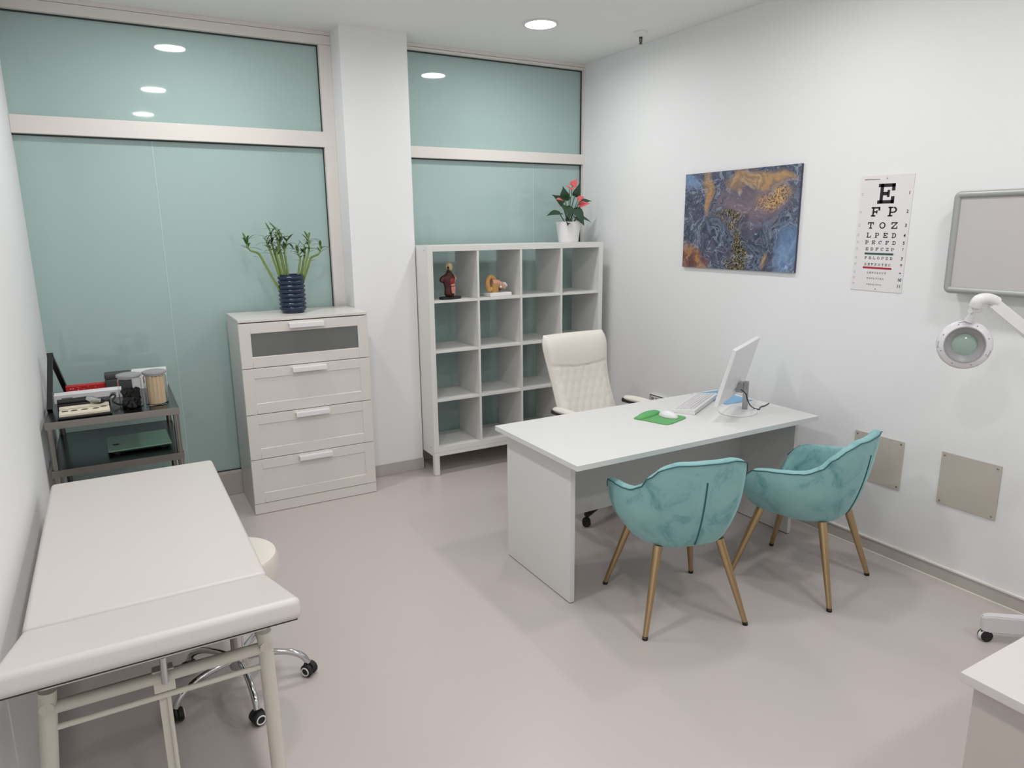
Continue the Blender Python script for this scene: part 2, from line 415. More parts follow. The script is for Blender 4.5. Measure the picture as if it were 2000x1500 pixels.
# bamboo in a ribbed vase
VX, VY = 1.016, 4.640
t = thing('vase', 'dark navy ribbed glass vase standing on the chest of drawers', 'vase', (VX, VY, 1.24))
prof = [(0, 0), (.068, 0), (.070, .012)]
for i in range(8):
    z = .016 + i * .0278
    prof += [(.073, z), (.080, z + .007), (.083, z + .014), (.080, z + .021), (.073, z + .0265)]
prof += [(.075, .242), (.072, .245), (.068, .240), (.066, .03), (0, .03)]
b = BM()
N_ = 40
c0 = Vector((0, 0, 0)); rings = []
for k, (r, z) in enumerate(prof):
    if r < 1e-6: rings.append([b.verts.new((0, 0, z))])
    else: rings.append([b.verts.new(((r + .0022 * math.sin(14 * 2 * PI * j / N_ / 1 + z * 110) * (r > .0705)) * math.cos(2 * PI * j / N_), (r + .0022 * math.sin(14 * 2 * PI * j / N_ + z * 110) * (r > .0705)) * math.sin(2 * PI * j / N_), z)) for j in range(N_)])
for A, B_ in zip(rings, rings[1:]):
    for j in range(N_):
        q = [A[j % len(A)], A[(j + 1) % len(A)], B_[(j + 1) % len(B_)], B_[j % len(B_)]]; u = []
        for v in q:
            if v not in u: u.append(v)
        if len(u) > 2: b.faces.new(u)
obj('vase_body', b, 'navy', t, sharp=60)

def leaf(bm, p, d, L, w, droop=.3, fold=.25, n=7):
    """blade from p along d, pointed, drooping"""
    p = Vector(p); d = Vector(d).normalized(); side = d.cross(Vector((0, 0, 1)))
    if side.length < .1: side = Vector((1, 0, 0))
    side.normalize(); up = side.cross(d)
    rows = []
    for i in range(n):
        s = i / (n - 1); ww = w * (math.sin(PI * min(1, s * .92 + .06)) ** .8)
        c = p + d * L * s - Vector((0, 0, 1)) * droop * L * s * s
        if i == n - 1: rows.append([bm.verts.new(c)])
        else: rows.append([bm.verts.new(c + side * ww + up * fold * ww), bm.verts.new(c), bm.verts.new(c - side * ww + up * fold * ww)])
    th = []
    for a, c in zip(rows, rows[1:]):
        if len(c) == 3:
            bm.faces.new((a[0], a[1], c[1], c[0])); bm.faces.new((a[1], a[2], c[2], c[1]))
        else:
            bm.faces.new((a[0], a[1], c[0])); bm.faces.new((a[1], a[2], c[0]))

t = thing('lucky_bamboo', 'bunch of green lucky bamboo stems standing in the navy vase', 'plant', (VX, VY, 1.24))
rnd = random.Random(3)
stems = [  # top x, y, z (relative), curl direction
    (-.200, .01, .435, -1), (-.130, -.02, .455, -1), (-.105, .03, .50, 0), (-.075, -.01, .52, 0), (-.055, .03, .49, 1), (-.03, .0, .45, 1),
    (.075, .0, .405, -1), (.115, .02, .43, 0), (.14, -.01, .46, 0), (.155, .02, .40, 1), (-.09, -.03, .42, 0)]
for k, (tx, ty, tz, cur) in enumerate(stems):
    bx, by = tx * .16, ty * .3 + rnd.uniform(-.012, .012)
    b = BM(); top = Vector((tx * .9, ty, tz - .06)); base = Vector((bx, by, .05))
    pts = [base.lerp(top, i / 6) for i in range(7)]
    if k in (0, 9):   # these curl outward and up
        s = -1 if tx < 0 else 1
        pts += [top + Vector((s * .028, 0, .016)), top + Vector((s * .052, 0, .026)), top + Vector((s * .068, 0, .055)), top + Vector((s * .066, 0, .085))]
    else: pts += [top + Vector((cur * .012, 0, .03)), top + Vector((cur * .018, 0, .06))]
    sp = catmull(pts, 4); rr = []
    for i in range(len(sp)): rr.append(.0068 + (.0012 if i % 5 == 0 else 0) - .0028 * max(0, i / len(sp) - .55) / .45)
    tube(b, sp, rr, 8); st = obj('stalk', b, 'stem', t)
    b = BM(); tip = sp[-1]
    nl = 11 if tz > .42 else 8
    for q in range(nl):
        a = q * 2.4 + k; el = rnd.uniform(.1, 1.2)
        pq = sp[-1 - (q % 5) * 2]
        leaf(b, pq, (math.cos(a) * math.cos(el), .6 * math.sin(a) * math.cos(el), math.sin(el)), rnd.uniform(.05, .10), .0085, droop=rnd.uniform(.1, .6))
    for pp in (top + Vector((0, 0, -.02)), top + Vector((0, 0, .0))):
        a = rnd.uniform(0, 6.3); leaf(b, pp, (math.cos(a), .6 * math.sin(a), .5), .05, .006, droop=.3)
    obj('leaves', b, 'leaf', st, sharp=80)

# ------------------------------------------------------------------ cube bookcase
SH = (1.897, 4.478); SW, SD, SB, Z0 = 1.47, .375, 1.47, .176
t = thing('cube_bookcase', 'white open cube bookcase of sixteen cells on a low legged base', 'bookcase', (SH[0], SH[1], 0), -.0085)
f, dv = .038, .0165; cell = (SW - 2 * f - 3 * dv) / 4
for x in (0, SW - f):
    b = BM(); box(b, (x, 0, Z0), (x + f, SD, Z0 + SB), .0015); obj('side_panel', b, 'white', t)
b = BM(); box(b, (f, .0005, Z0 + SB - f), (SW - f, SD, Z0 + SB), .001); obj('top_panel', b, 'white', t)
b = BM(); box(b, (f, .0005, Z0), (SW - f, SD, Z0 + f), .001); obj('bottom_panel', b, 'white', t)
for k in range(3):
    x = f + (k + 1) * cell + k * dv
    b = BM(); box(b, (x, .002, Z0 + f), (x + dv, SD - .002, Z0 + SB - f), .0008); obj('divider', b, 'white', t)
for k in range(4):
    x = f + k * (cell + dv)
    for j in range(3):
        z = Z0 + f + (j + 1) * cell + j * dv
        b = BM(); box(b, (x, .003, z), (x + cell, SD - .003, z + dv), .0008); obj('shelf', b, 'white', t)
b = BM(); box(b, (.0, .0, Z0 - .028), (SW, .022, Z0 - .001), .001); box(b, (0, SD - .022, Z0 - .028), (SW, SD, Z0 - .001), .001)
box(b, (0, .022, Z0 - .028), (.022, SD - .022, Z0 - .001), .001); box(b, (SW - .022, .022, Z0 - .028), (SW, SD - .022, Z0 - .001), .001); obj('base_rail', b, 'white', t)
for x in (.001, SW - .041):
    for y in (.001, SD - .041):
        b = BM(); box(b, (x, y, .002), (x + .04, y + .04, Z0 - .001), .004); lg = obj('leg', b, 'white', t)
        b = BM(); box(b, (x + .004, y + .004, 0), (x + .036, y + .036, .003)); obj('glide', b, 'grey', lg)
for z in (Z0 + .03, Z0 + SB - .03):
    b = BM(); cyl(b, (-.0006, .055, z), (.001, .055, z), .004, n=12); obj('fixing_hole', b, 'shadowgap', t)
ROW = Z0 + SB - f - cell            # floor of the top row

# anthurium
t = thing('flower_pot', 'white tapered plant pot on top of the cube bookcase', 'pot', (3.172, 4.66, Z0 + SB))
b = BM(); lathe(b, [(0, 0), (.074, 0), (.078, .004), (.098, .150), (.101, .156), (.097, .158), (.092, .150), (.086, .12), (0, .12)], 40); obj('pot_body', b, 'whiteplastic', t)
b = BM(); lathe(b, [(0, .132), (.085, .132), (.086, .121), (0, .121)], 24); obj('soil', b, 'soil', t)
t = thing('anthurium', 'red flowering anthurium with dark green leaves growing in the white pot', 'plant', (3.172, 4.66, Z0 + SB))
def heart(bm, p, d, nrm, L, w, cup=.15):
    p = Vector(p); d = Vector(d).normalized(); nrm = Vector(nrm); s = d.cross(nrm).normalized(); nrm = s.cross(d)
    prof = [(-.16, .32), (-.06, .8), (.12, 1.0), (.35, .88), (.6, .56), (.82, .24)]
    cen = [bm.verts.new(p + d * L * u - nrm * cup * L * u * u) for u, _ in prof]; le, ri = [], []
    cen[0].co = p
    for u, ww in prof:
        q = p + d * L * u - nrm * cup * L * u * u * .8
        le.append(bm.verts.new(q + s * w * ww + nrm * .12 * w * ww)); ri.append(bm.verts.new(q - s * w * ww + nrm * .12 * w * ww))
    tip = bm.verts.new(p + d * L * 1.08 - nrm * cup * L * 1.1)
    for i in range(5):
        bm.faces.new((cen[i], le[i], le[i + 1], cen[i + 1])); bm.faces.new((cen[i + 1], ri[i + 1], ri[i], cen[i]))
    bm.faces.new((cen[5], le[5], tip)); bm.faces.new((cen[5], tip, ri[5]))
lv = [((-.10, -.02, .225), (-1, -.25, -.06), (-.15, -.5, .9), .13, .042), ((-.05, -.05, .27), (-.25, -.7, -.55), (-.1, -.8, .6), .13, .05), ((.02, -.06, .25), (.15, -.6, -.6), (0, -.8, .55), .14, .055),
      ((.06, .0, .36), (.25, -.3, .7), (.4, -.9, .1), .10, .055), ((.10, -.01, .31), (.95, -.2, .15), (0, -.6, .8), .10, .04), ((.07, -.03, .20), (.9, -.3, -.3), (.1, -.6, .8), .12, .038),
      ((-.04, .02, .30), (-.6, -.1, .4), (-.3, -.8, .5), .11, .045), ((.04, -.05, .19), (.3, -.6, -.5), (.1, -.7, .6), .09, .035), ((-.03, -.05, .17), (-.5, -.6, -.35), (-.1, -.6, .7), .08, .03), ((.0, .05, .33), (.05, .2, .9), (0, -1, .2), .10, .05)]
for i, (p, d, n_, L_, w_) in enumerate(lv):
    b = BM(); tube(b, catmull([(0, 0, .13), (p[0] * .45, p[1] * .4, p[2] * .72), p], 5), .0032, 6); st = obj('stalk', b, 'leafdark', t)
    b = BM(); heart(b, p, d, n_, L_, w_); obj('leaf', b, 'leafdark', st, sharp=80)
for (p, d, n_, L_, w_) in [((-.008, -.03, .415), (-.35, -.5, -.15), (.1, -.6, .8), .07, .04), ((.022, -.02, .43), (.35, -.3, .6), (-.2, -.9, .3), .055, .03), ((-.085, -.03, .322), (-.9, -.3, .05), (0, -.5, .9), .07, .026), ((.075, -.05, .285), (.6, -.5, .1), (-.2, -.7, .6), .075, .03), ((.05, -.06, .325), (.4, -.6, .3), (-.3, -.7, .5), .05, .026)]:
    b = BM(); tube(b, catmull([(.0, 0, .13), (p[0] * .5, p[1] * .4, p[2] * .7), p], 5), .0028, 6); st = obj('flower_stalk', b, 'leaf', t)
    b = BM(); heart(b, p, d, n_, L_, w_, .05); fl = obj('flower', b, 'spathe', st, sharp=80)
    b2 = BM(); pv = Vector(p); dv_ = (Vector(d).normalized() * .5 + Vector(n_).normalized()).normalized(); 

# anatomical torso
t = thing('anatomical_torso', 'small dark red anatomical torso model on black base in the top left cell', 'anatomy model', (2.092, 4.565, ROW), .25)
b = BM(); prof = catmull([(-.075, -.02), (-.072, -.04), (-.02, -.048), (.03, -.046), (.074, -.03), (.078, .01), (.05, .045), (-.045, .045)], 4, True) if False else None
pts = catmull([(-.078, -.03, 0), (-.03, -.05, 0), (.03, -.05, 0), (.08, -.035, 0), (.08, .02, 0), (.03, .045, 0), (-.03, .045, 0), (-.078, .02, 0)], 5, True)
prism(b, [(p.x, p.y) for p in pts], 0, .016); obj('base', b, 'black', t)
def loft(bm, secs, n=20):
    """secs: (cx, cy, z, rx, ry)"""
    rings = []
    for cx, cy, z, rx, ry in secs: rings.append([bm.verts.new((cx + rx * math.cos(2 * PI * j / n), cy + ry * math.sin(2 * PI * j / n), z)) for j in range(n)])
    for a, c in zip(rings, rings[1:]):
        for j in range(n): bm.faces.new((a[j], a[(j + 1) % n], c[(j + 1) % n], c[j]))
    bm.faces.new(list(reversed(rings[0]))); bm.faces.new(rings[-1])
b = BM(); loft(b, [(0, 0, .014, .042, .032), (0, 0, .05, .040, .03), (0, 0, .085, .036, .027), (-.004, 0, .12, .05, .031), (-.006, 0, .145, .058, .033), (-.006, 0, .160, .056, .028), (-.0, 0, .176, .03, .02), (0, 0, .19, .017, .016), (0, 0, .205, .016, .016)])
tube(b, [(-.03, 0, .156), (-.062, 0, .146), (-.074, -.002, .118)], [.022, .021, .019], 12); obj('torso', b, 'maroon', t, sub=1)
b = BM(); tube(b, [(.03, 0, .158), (.05, .002, .150), (.058, .002, .128)], [.019, .018, .015], 12); loft(b, [(.020, .004, .016, .026, .031), (.021, .004, .05, .024, .029), (.020, .004, .085, .021, .026), (.024, .004, .12, .026, .029), (.028, .003, .15, .026, .026)]); obj('skin_side', b, 'skin', t, sub=1)
b = BM(); ball(b, (.006, .004, .224), .029, sx=.85, sy=1.0, sz=1.1); obj('head', b, 'bone', t)
b = BM(); ball(b, (-.016, -.014, .220), .009, sx=.8, sz=1.0); ball(b, (-.010, -.008, .196), .011, sz=1.3); obj('face_section', b, 'black', t)
b = BM(); ball(b, (.006, -.024, .125), .022, sx=1.1, sy=.6, sz=1.2); obj('lung', b, 'organred', t)
b = BM(); ball(b, (.010, -.027, .098), .016, sx=1.2, sy=.6, sz=.6); obj('stomach', b, 'organpink', t)
b = BM()
for q in range(5): tube(b, [(.010 - .018 + abs(q - 1) * .002, -.031, .082 - q * .009), (.010, -.036, .081 - q * .009), (.010 + .018 - q * .002, -.030, .082 - q * .009)], .0055, 8)
obj('intestine', b, 'organpink', t)

# ear model
t = thing('ear_model', 'tan anatomical ear model on a white base, beside the torso model', 'anatomy model', (2.478, 4.56, ROW), .1)
b = BM(); box(b, (-.095, -.05, 0), (.095, .05, .028), .006, 3); obj('base', b, 'whiteplastic', t)
b = BM(); tube(b, catmull([(-.075, .0, .05), (-.088, 0, .10), (-.065, .0, .142), (-.028, 0, .125), (-.035, 0, .085), (-.05, 0, .055)], 6, True), .017, 12, closed=True)
obj('outer_ear', b, 'tan', t)
b = BM(); tube(b, catmull([(-.05, .0, .10), (-.01, -.004, .098), (.03, -.004, .082), (.062, -.002, .062)], 5), [.026, .026, .026, .026, .025, .025, .024, .023, .022, .022, .022, .021, .021, .021, .02, .02][:16], 14); obj('ear_canal', b, 'skin', t)
b = BM(); tube(b, [(-.035, -.006, .025), (-.03, -.008, .09)], [.019, .028], 12); tube(b, [(-.012, -.004, .026), (-.012, -.01, .085)], [.012, .02], 12); obj('cut_tissue', b, 'tan', t)
b = BM(); ball(b, (.01, -.016, .052), .014); obj('inner_ear', b, 'darkpink', t)
b = BM(); ball(b, (.064, -.004, .060), .011, sx=.6); obj('ear_tube', b, 'darkpink', t)
b = BM(); ball(b, (.014, -.022, .066), .010); tube(b, catmull([(.04, -.01, .09), (.06, -.01, .086), (.072, -.008, .07)], 4), .012, 10); obj('eardrum', b, 'whiteplastic', t)

# ------------------------------------------------------------------ desk
DX, DY, DW, DD, DH = 1.690, 2.402, 1.612, .763, .735
t = thing('office_desk', 'large white panel desk with the computer screen on it', 'desk', (DX, DY, 0), -.003)
b = BM(); box(b, (0, 0, DH - .026), (DW, DD, DH), .0015); obj('desktop', b, 'desk', t)
for x in (.046, DW - .040):
    b = BM(); box(b, (x, .115, .004), (x + .026, .715, DH - .027), .001); s = obj('side_panel', b, 'desk', t)
    b = BM(); box(b, (x + .002, .118, 0), (x + .024, .712, .005)); obj('edge_strip', b, 'shadowgap', s)
b = BM(); box(b, (.072, .50, .25), (DW - .040, .518, DH - .027), .001); obj('modesty_panel', b, 'desk', t)

# monitor
Mx, My = 3.037, 2.682
az = math.atan2(.475, .88)                 # long direction of the screen on the desk
t = thing('computer_monitor', 'white flat computer monitor seen from behind on the desk', 'monitor', (Mx, My, DH), az)
# local x along the screen, local y towards the seated side
b = BM(); lathe(b, [(0, 0), (.118, 0), (.122, .004), (.120, .009), (.04, .014), (0, .014)], 48, (-.03, .03, 0), sx=1.05, sy=.85); obj('base', b, 'whiteplastic', t)
b = BM(); box(b, (-.0155, -.012, .008), (.0155, .014, .172), .003); o = obj('pole', b, 'silver', t)
b = BM(); box(b, (-.03, .012, .110), (.025, .05, .165), .004); obj('mount', b, 'grey', t)
tl = math.radians(15); R_ = RX(tl)
# panel : bottom edge at local y=.078,z=.083 ; top edge at y=.005,z=.402
b = BM(); cx = -.066; pv = Vector((cx, .078, .085))
box(b, (cx - .258, .078 - .012, .085), (cx + .258, .078 + .012, .085 + .326), .004, 2, RX(tl), pv); box(b, (cx - .19, .078 - .026, .085 + .03), (cx + .19, .078 - .010, .085 + .24), .008, 2, RX(tl), pv) if False else None
obj('screen_housing', b, 'whiteplastic', t)
b = BM(); box(b, (cx - .248, .078 + .0121, .100), (cx + .248, .078 + .0135, .085 + .314), 0, 2, RX(tl), pv); obj('screen', b, 'black', t)
b = BM(); box(b, (cx - .045, .078 - .016, .085 + .055), (cx + .10, .078 - .011, .085 + .14), .002, 2, RX(tl), pv); obj('back_cover', b, 'whiteplastic', t)
b = BM(); tube(b, catmull([(2.975, 2.665, .872), (2.99, 2.64, .85), (3.0, 2.635, .815), (3.035, 2.64, .775), (3.10, 2.665, .745), (3.13, 2.66, .7385), (3.175, 2.69, .7385), (3.225, 2.70, .7385), (3.285, 2.725, .7385)], 6), .0032, 8)
tag(obj('monitor_cable', b, 'black'), 'thin black cable running from the monitor across the desk', 'cable')

# keyboard
kb = Vector((2.905, 2.945, DH)); ka = math.atan2(.24, .431)
t = thing('keyboard', 'white full size computer keyboard on the desk beside the mouse pad', 'keyboard', kb, ka)
# local x length, local -y = rear (towards monitor), raised
L2 = .235; Rk = RX(-math.radians(6))
b = BM(); prism(b, [(-.075, .004), (-.073, .024), (-.060, .0275), (.060, .0115), (.074, .008), (.075, .001), (-.072, .001)], -L2, L2, 'x'); obj('case', b, 'whiteplastic', t)
b = BM(); box(b, (-L2 + .012, -.071, 0), (L2 - .012, -.062, .0035)); obj('foot_strip', b, 'black', t)
def keytop(y): return .0275 - (y + .060) * (.016 / .12)
rows_ = [(-.050, 15), (-.030, 15), (-.012, 14), (.006, 14), (.024, 13), (.042, 9)]
for y, n in rows_:
    span = .43
    for k in range(n):
        w = span / n; x = -span / 2 + (k + .5) * w; z = keytop(y)
        b = BM(); box(b, (x - w * .44, y - .0075, z - .001), (x + w * .44, y + .0075, z + .004), .0012, 1, RX(-math.radians(7.6)), (x, y, z)); obj('key', b, 'lilac', t)

# mouse pad and mouse
t = thing('mouse_pad', 'green mouse pad with raised wrist rest on the desk', 'mouse pad', (2.53, 2.815, DH), math.atan2(.065, .2))
out = catmull([(-.105, .085, 0), (-.10, .03, 0), (-.10, -.08, 0), (-.07, -.105, 0), (.0, -.108, 0), (.09, -.105, 0), (.108, -.07, 0), (.10, .03, 0), (.11, .07, 0), (.09, .105, 0), (0, .112, 0), (-.09, .108, 0)], 5, True)
b = BM(); prism(b, [(p.x, p.y) for p in out], .0012, .005); obj('mat', b, 'green', t)
b = BM(); prism(b, [(p.x * .995, p.y * .995) for p in out], 0, .0012); obj('rubber_base', b, 'rubber', t)
b = BM(); ball(b, (0, .075, .006), .1, 28, 14, 1.06, .36, .20); 
for v in b.verts:
    if v.co.z < .003: v.co.z = .003
obj('wrist_rest', b, 'green', t)
t = thing('computer_mouse', 'white computer mouse resting on the green mouse pad', 'mouse', (2.575, 2.80, DH + .005), .25)
b = BM(); g = ball(b, (0, 0, .004), .06, 28, 16, .56, .98, .52)
for v in b.verts:
    if v.co.z < 0: v.co.z = 0
obj('shell', b, 'whiteplastic', t)
b = BM(); lathe(b, [(.0, 0), (.0345, 0), (.0345, .004), (0, .004)], 28, (0, 0, .0), sx=.99, sy=1.71); obj('grey_band', b, 'grey', t)

# blue folder
b = BM(); box(b, (-.105, -.15, 0), (.105, .15, .003), .001, 1)
tag(obj('folder', b, 'bluefolder', None, (3.172, 2.985, DH)), 'blue plastic document folder lying on the desk behind the monitor', 'folder').rotation_euler = (0, 0, -.06)

# ------------------------------------------------------------------ wall things
t = thing('painting', 'abstract poured-paint canvas in navy, mauve and gold on the right wall', 'painting', (XR, 3.2205, 1.487), -PI / 2)
# local x: along the wall (to the right in the picture), local y: into the wall, z up
b = BM(); box(b, (-.4615, -.0165, 0), (.4615, -.0005, .611), .001); obj('stretcher', b, 'canvasedge', t)
b = BM()
vs = [b.verts.new(p) for p in ((-.461, 0, 0), (.461, 0, 0), (.461, .611, 0), (-.461, .611, 0))]; b.faces.new(vs)
o = obj('canvas', b, 'canvas', t); o.rotation_euler = (PI / 2, 0, 0); o.location = (0, -.0168, 0)

# eye chart
CY0, CY1, CZ0, CZ1 = 2.398, 2.117, 1.420, 2.004; CW, CHh = CY0 - CY1, CZ1 - CZ0
t = thing('eye_chart', 'white letter eye test chart with green and red lines on the right wall', 'eye chart', (XR, CY0, CZ0), -PI / 2)
t.rotation_euler = (0, .012, -PI / 2)
# local x 0..CW to the right, z up
b = BM(); box(b, (0, -.003, 0), (CW, -.0005, CHh)); obj('sheet', b, 'paper', t)
ST, SE = .2, .13
def ring(cx, cy, rx, ry, a0, a1, w, n=18):
    o_ = [(cx + rx * math.cos(a0 + (a1 - a0) * i / n), cy + ry * math.sin(a0 + (a1 - a0) * i / n)) for i in range(n + 1)]
    i_ = [(cx + (rx - w) * math.cos(a0 + (a1 - a0) * i / n), cy + (ry - w * .85) * math.sin(a0 + (a1 - a0) * i / n)) for i in range(n + 1)]
    return [[o_[k], o_[k + 1], i_[k + 1], i_[k]] for k in range(n)]
def R4(x0, y0, x1, y1): return [(x0, y0), (x1, y0), (x1, y1), (x0, y1)]
G = {
 'E': [R4(.12, 0, .32, 1), R4(0, 0, 1, .17), R4(0, .83, 1, 1), R4(.3, .41, .6, .59), R4(.8, 0, 1, .36), R4(.8, .64, 1, 1), R4(.55, .32, .7, .68)],
 'F': [R4(.14, 0, .34, 1), R4(0, 0, .52, .15), R4(0, .83, 1, 1), R4(.3, .41, .62, .57), R4(.8, .62, 1, 1), R4(.58, .32, .72, .66)],
 'P': [R4(.14, 0, .34, 1), R4(0, 0, .52, .15), R4(0, .85, .55, 1), R4(.3, .36, .58, .5)] + ring(.6, .68, .38, .32, -PI / 2, PI / 2, .19),
 'T': [R4(.4, 0, .6, 1), R4(.22, 0, .78, .15), R4(0, .83, 1, 1), R4(0, .62, .16, 1), R4(.84, .62, 1, 1)],
 'O': ring(.5, .5, .5, .5, 0, 2 * PI, .19, 32),
 'C': ring(.5, .5, .5, .5, .75, 2 * PI - .75, .19, 26) + [R4(.78, .62, .93, 1)],
 'Z': [R4(0, 0, 1, .17), R4(0, .83, 1, 1), [(0, .1), (.24, .1), (1, .9), (.76, .9)], R4(0, .6, .15, 1), R4(.85, 0, 1, .4)],
 'L': [R4(.14, 0, .34, 1), R4(0, 0, 1, .17), R4(0, .85, .5, 1), R4(.82, 0, 1, .42)],
 'D': [R4(.14, 0, .34, 1), R4(0, 0, .5, .16), R4(0, .84, .5, 1)] + ring(.5, .5, .5, .5, -PI / 2, PI / 2, .2),
}
def glyph(bm, ch, x, z, w, h):
    for poly in G[ch]:
        vs = [bm.verts.new((x + p[0] * w, -.0033, z + p[1] * h)) for p in poly]; bm.faces.new(vs)
def chart_row(word, u0, u1, v, hv, wf=None):
    h = hv * CHh; n = len(word); w = wf * CW if wf else h
    gap = ((u1 - u0) * CW - w) / max(1, n - 1); z = CHh * (1 - v) - h / 2
    for i, ch in enumerate(word):
        b = BM(); glyph(b, ch, u0 * CW + i * gap, z, w, h); obj('letter', b, 'ink', t)
chart_row('E', .35, .67, .157, .168, .32)
chart_row('FP', .255, .75, .31, .082, .17)
chart_row('TOZ', .215, .79, .427, .056, .118)
chart_row('LPED', .215, .785, .512, .042, .082)
chart_row('PECFD', .2, .795, .575, .032, .066)
chart_row('EDFCZP', .222, .775, .632, .026, .054)
chart_row('FELOPZD', .222, .765, .71, .023, .047)
chart_row('DEFPOTEC', .232, .745, .767, .02, .04)
chart_row('LEFODPCT', .3, .675, .84, .016, .031)
chart_row('FDPLTCEO', .31, .64, .89, .014, .027)
chart_row('PEZOLCFTD', .315, .605, .944, .011, .022)
for (u0, u1, v, m_) in ((.212, .775, .673, 'inkgreen'), (.205, .77, .797, 'inkred')):
    b = BM(); z = CHh * (1 - v); box(b, (u0 * CW, -.0038, z - .005), (u1 * CW, -.003, z + .005), .0003, 1); obj('colour_bar', b, m_, t)
rowv = [.157, .31, .427, .512, .575, .632, .71, .767, .84, .89, .944]
fnt = bpy.data.curves.new('numbers', 'FONT')
for i, v in enumerate(rowv):
    tx = bpy.data.curves.new('row_number', 'FONT'); tx.body = str(i + 1); tx.size = .0215; tx.align_x = 'CENTER'; tx.align_y = 'CENTER'; tx.offset = .0006
    ob = bpy.data.objects.new('tmp', tx); COL.objects.link(ob); bpy.context.view_layer.update()
    me = bpy.data.meshes.new_from_object(ob.evaluated_get(bpy.context.evaluated_depsgraph_get())); bpy.data.objects.remove(ob)
    me.materials.append(M['ink']); o = bpy.data.objects.new('row_number', me); COL.objects.link(o); o.parent = t
    o.rotation_euler = (PI / 2, 0, 0); o.location = (.942 * CW, -.0034, CHh * (1 - v))
for i, v in enumerate(rowv):
    b = BM(); z = CHh * (1 - v)
    for dz, w in ((.0035, .009), (-.0035, .011)): box(b, (.045 * CW - w / 2, -.0033, z + dz - .0009), (.045 * CW + w / 2, -.003, z + dz + .0009))
    obj('side_mark', b, 'inkgrey', t)
b = BM(); prism(b, [(.06 * CW, CHh * .962), (.06 * CW, CHh * .972), (.36 * CW, CHh * .968), (.36 * CW, CHh * .962)], -.0034, -.003, 'y'); obj('heading_mark', b, 'inkgrey', t)
b = BM()
for z in (CHh * .972, CHh * .018): tube(b, [(CW * .5 - .002, -.004, z), (CW * .5 + .002, -.004, z)], .0028, 10)
obj('hanging_hole', b, 'inkgrey', t)

# film viewer box
t = thing('film_viewer', 'grey framed film viewing box with blank screen on the right wall', 'film viewer', (XR, 1.863, 1.446), -PI / 2)
BW, BH_, BD = .86, .452, .085
b = BM(); box(b, (.008, -BD + .012, .008), (BW - .008, -.001, BH_ - .008), .004); obj('case', b, 'alu', t)
b = BM(); box(b, (.02, -BD + .002, .02), (BW - .02, -BD + .013, BH_ - .02)); obj('screen', b, 'screen', t)
b = BM()
rim = [(.013, .013), (BW - .013, .013), (BW - .013, BH_ - .013), (.013, BH_ - .013)]
pp = []
for (x, z), (ax, az_) in zip(rim, ((1, 1), (-1, 1), (-1, -1), (1, -1))):
    r = .012; c_ = (x + ax * r, z + az_ * r)
    a0 = {(1, 1): PI, (-1, 1): 1.5 * PI, (-1, -1): 0, (1, -1): .5 * PI}[(ax, az_)]
    for k in range(5): pp.append((c_[0] + r * math.cos(a0 + k * PI / 8), -BD + .006, c_[1] + r * math.sin(a0 + k * PI / 8)))
tube(b, pp, .0165, 12, closed=True); obj('frame', b, 'alu', t, sharp=60)

# blank cover plates
def plate(y, z, w, h, label):
    t = thing('cover_plate', label, 'plate', (XR, y, z), -PI / 2, 'square cover plates on the right wall')
    b = BM(); box(b, (0, -.006, 0), (w, -.0005, h), .002); obj('plate', b, 'plate', t)
    for x in (.016, w - .016):
        for zz in (.016, h - .016):
            b = BM(); lathe(b, [(0, -.001), (.0045, -.001), (.0045, .002), (.002, .003), (0, .003)], 12)
            bmesh.ops.rotate(b, verts=b.verts, cent=(0, 0, 0), matrix=RX(PI / 2)); bmesh.ops.translate(b, verts=b.verts, vec=(x, -.006, zz)); obj('screw', b, 'silver', t)
plate(2.287, .394, .278, .264, 'square beige cover plate partly hidden behind the right teal chair')
plate(1.818, .396, .272, .268, 'square beige cover plate in full view below the magnifier lamp')

# wall socket panel behind the desk
t = thing('socket_panel', 'white wall socket panel with dark openings just above the desk edge', 'socket panel', (XR, 3.972, .40), -PI / 2)
b = BM(); box(b, (0, -.02, 0), (.30, -.0005, .128), .003); obj('cover', b, 'whiteplastic', t)
b = BM(); box(b, (.004, -.0215, .004), (.009, -.0195, .124)); box(b, (.004, -.0215, .119), (.296, -.0195, .124)); obj('edge_trim', b, 'black', t)
for k in range(6):
    for j in range(3):
        b = BM(); box(b, (.022 + k * .045, -.0225, .014 + j * .036), (.05 + k * .045, -.0195, .034 + j * .036), .002, 1); obj('socket', b, 'inkgrey', t)

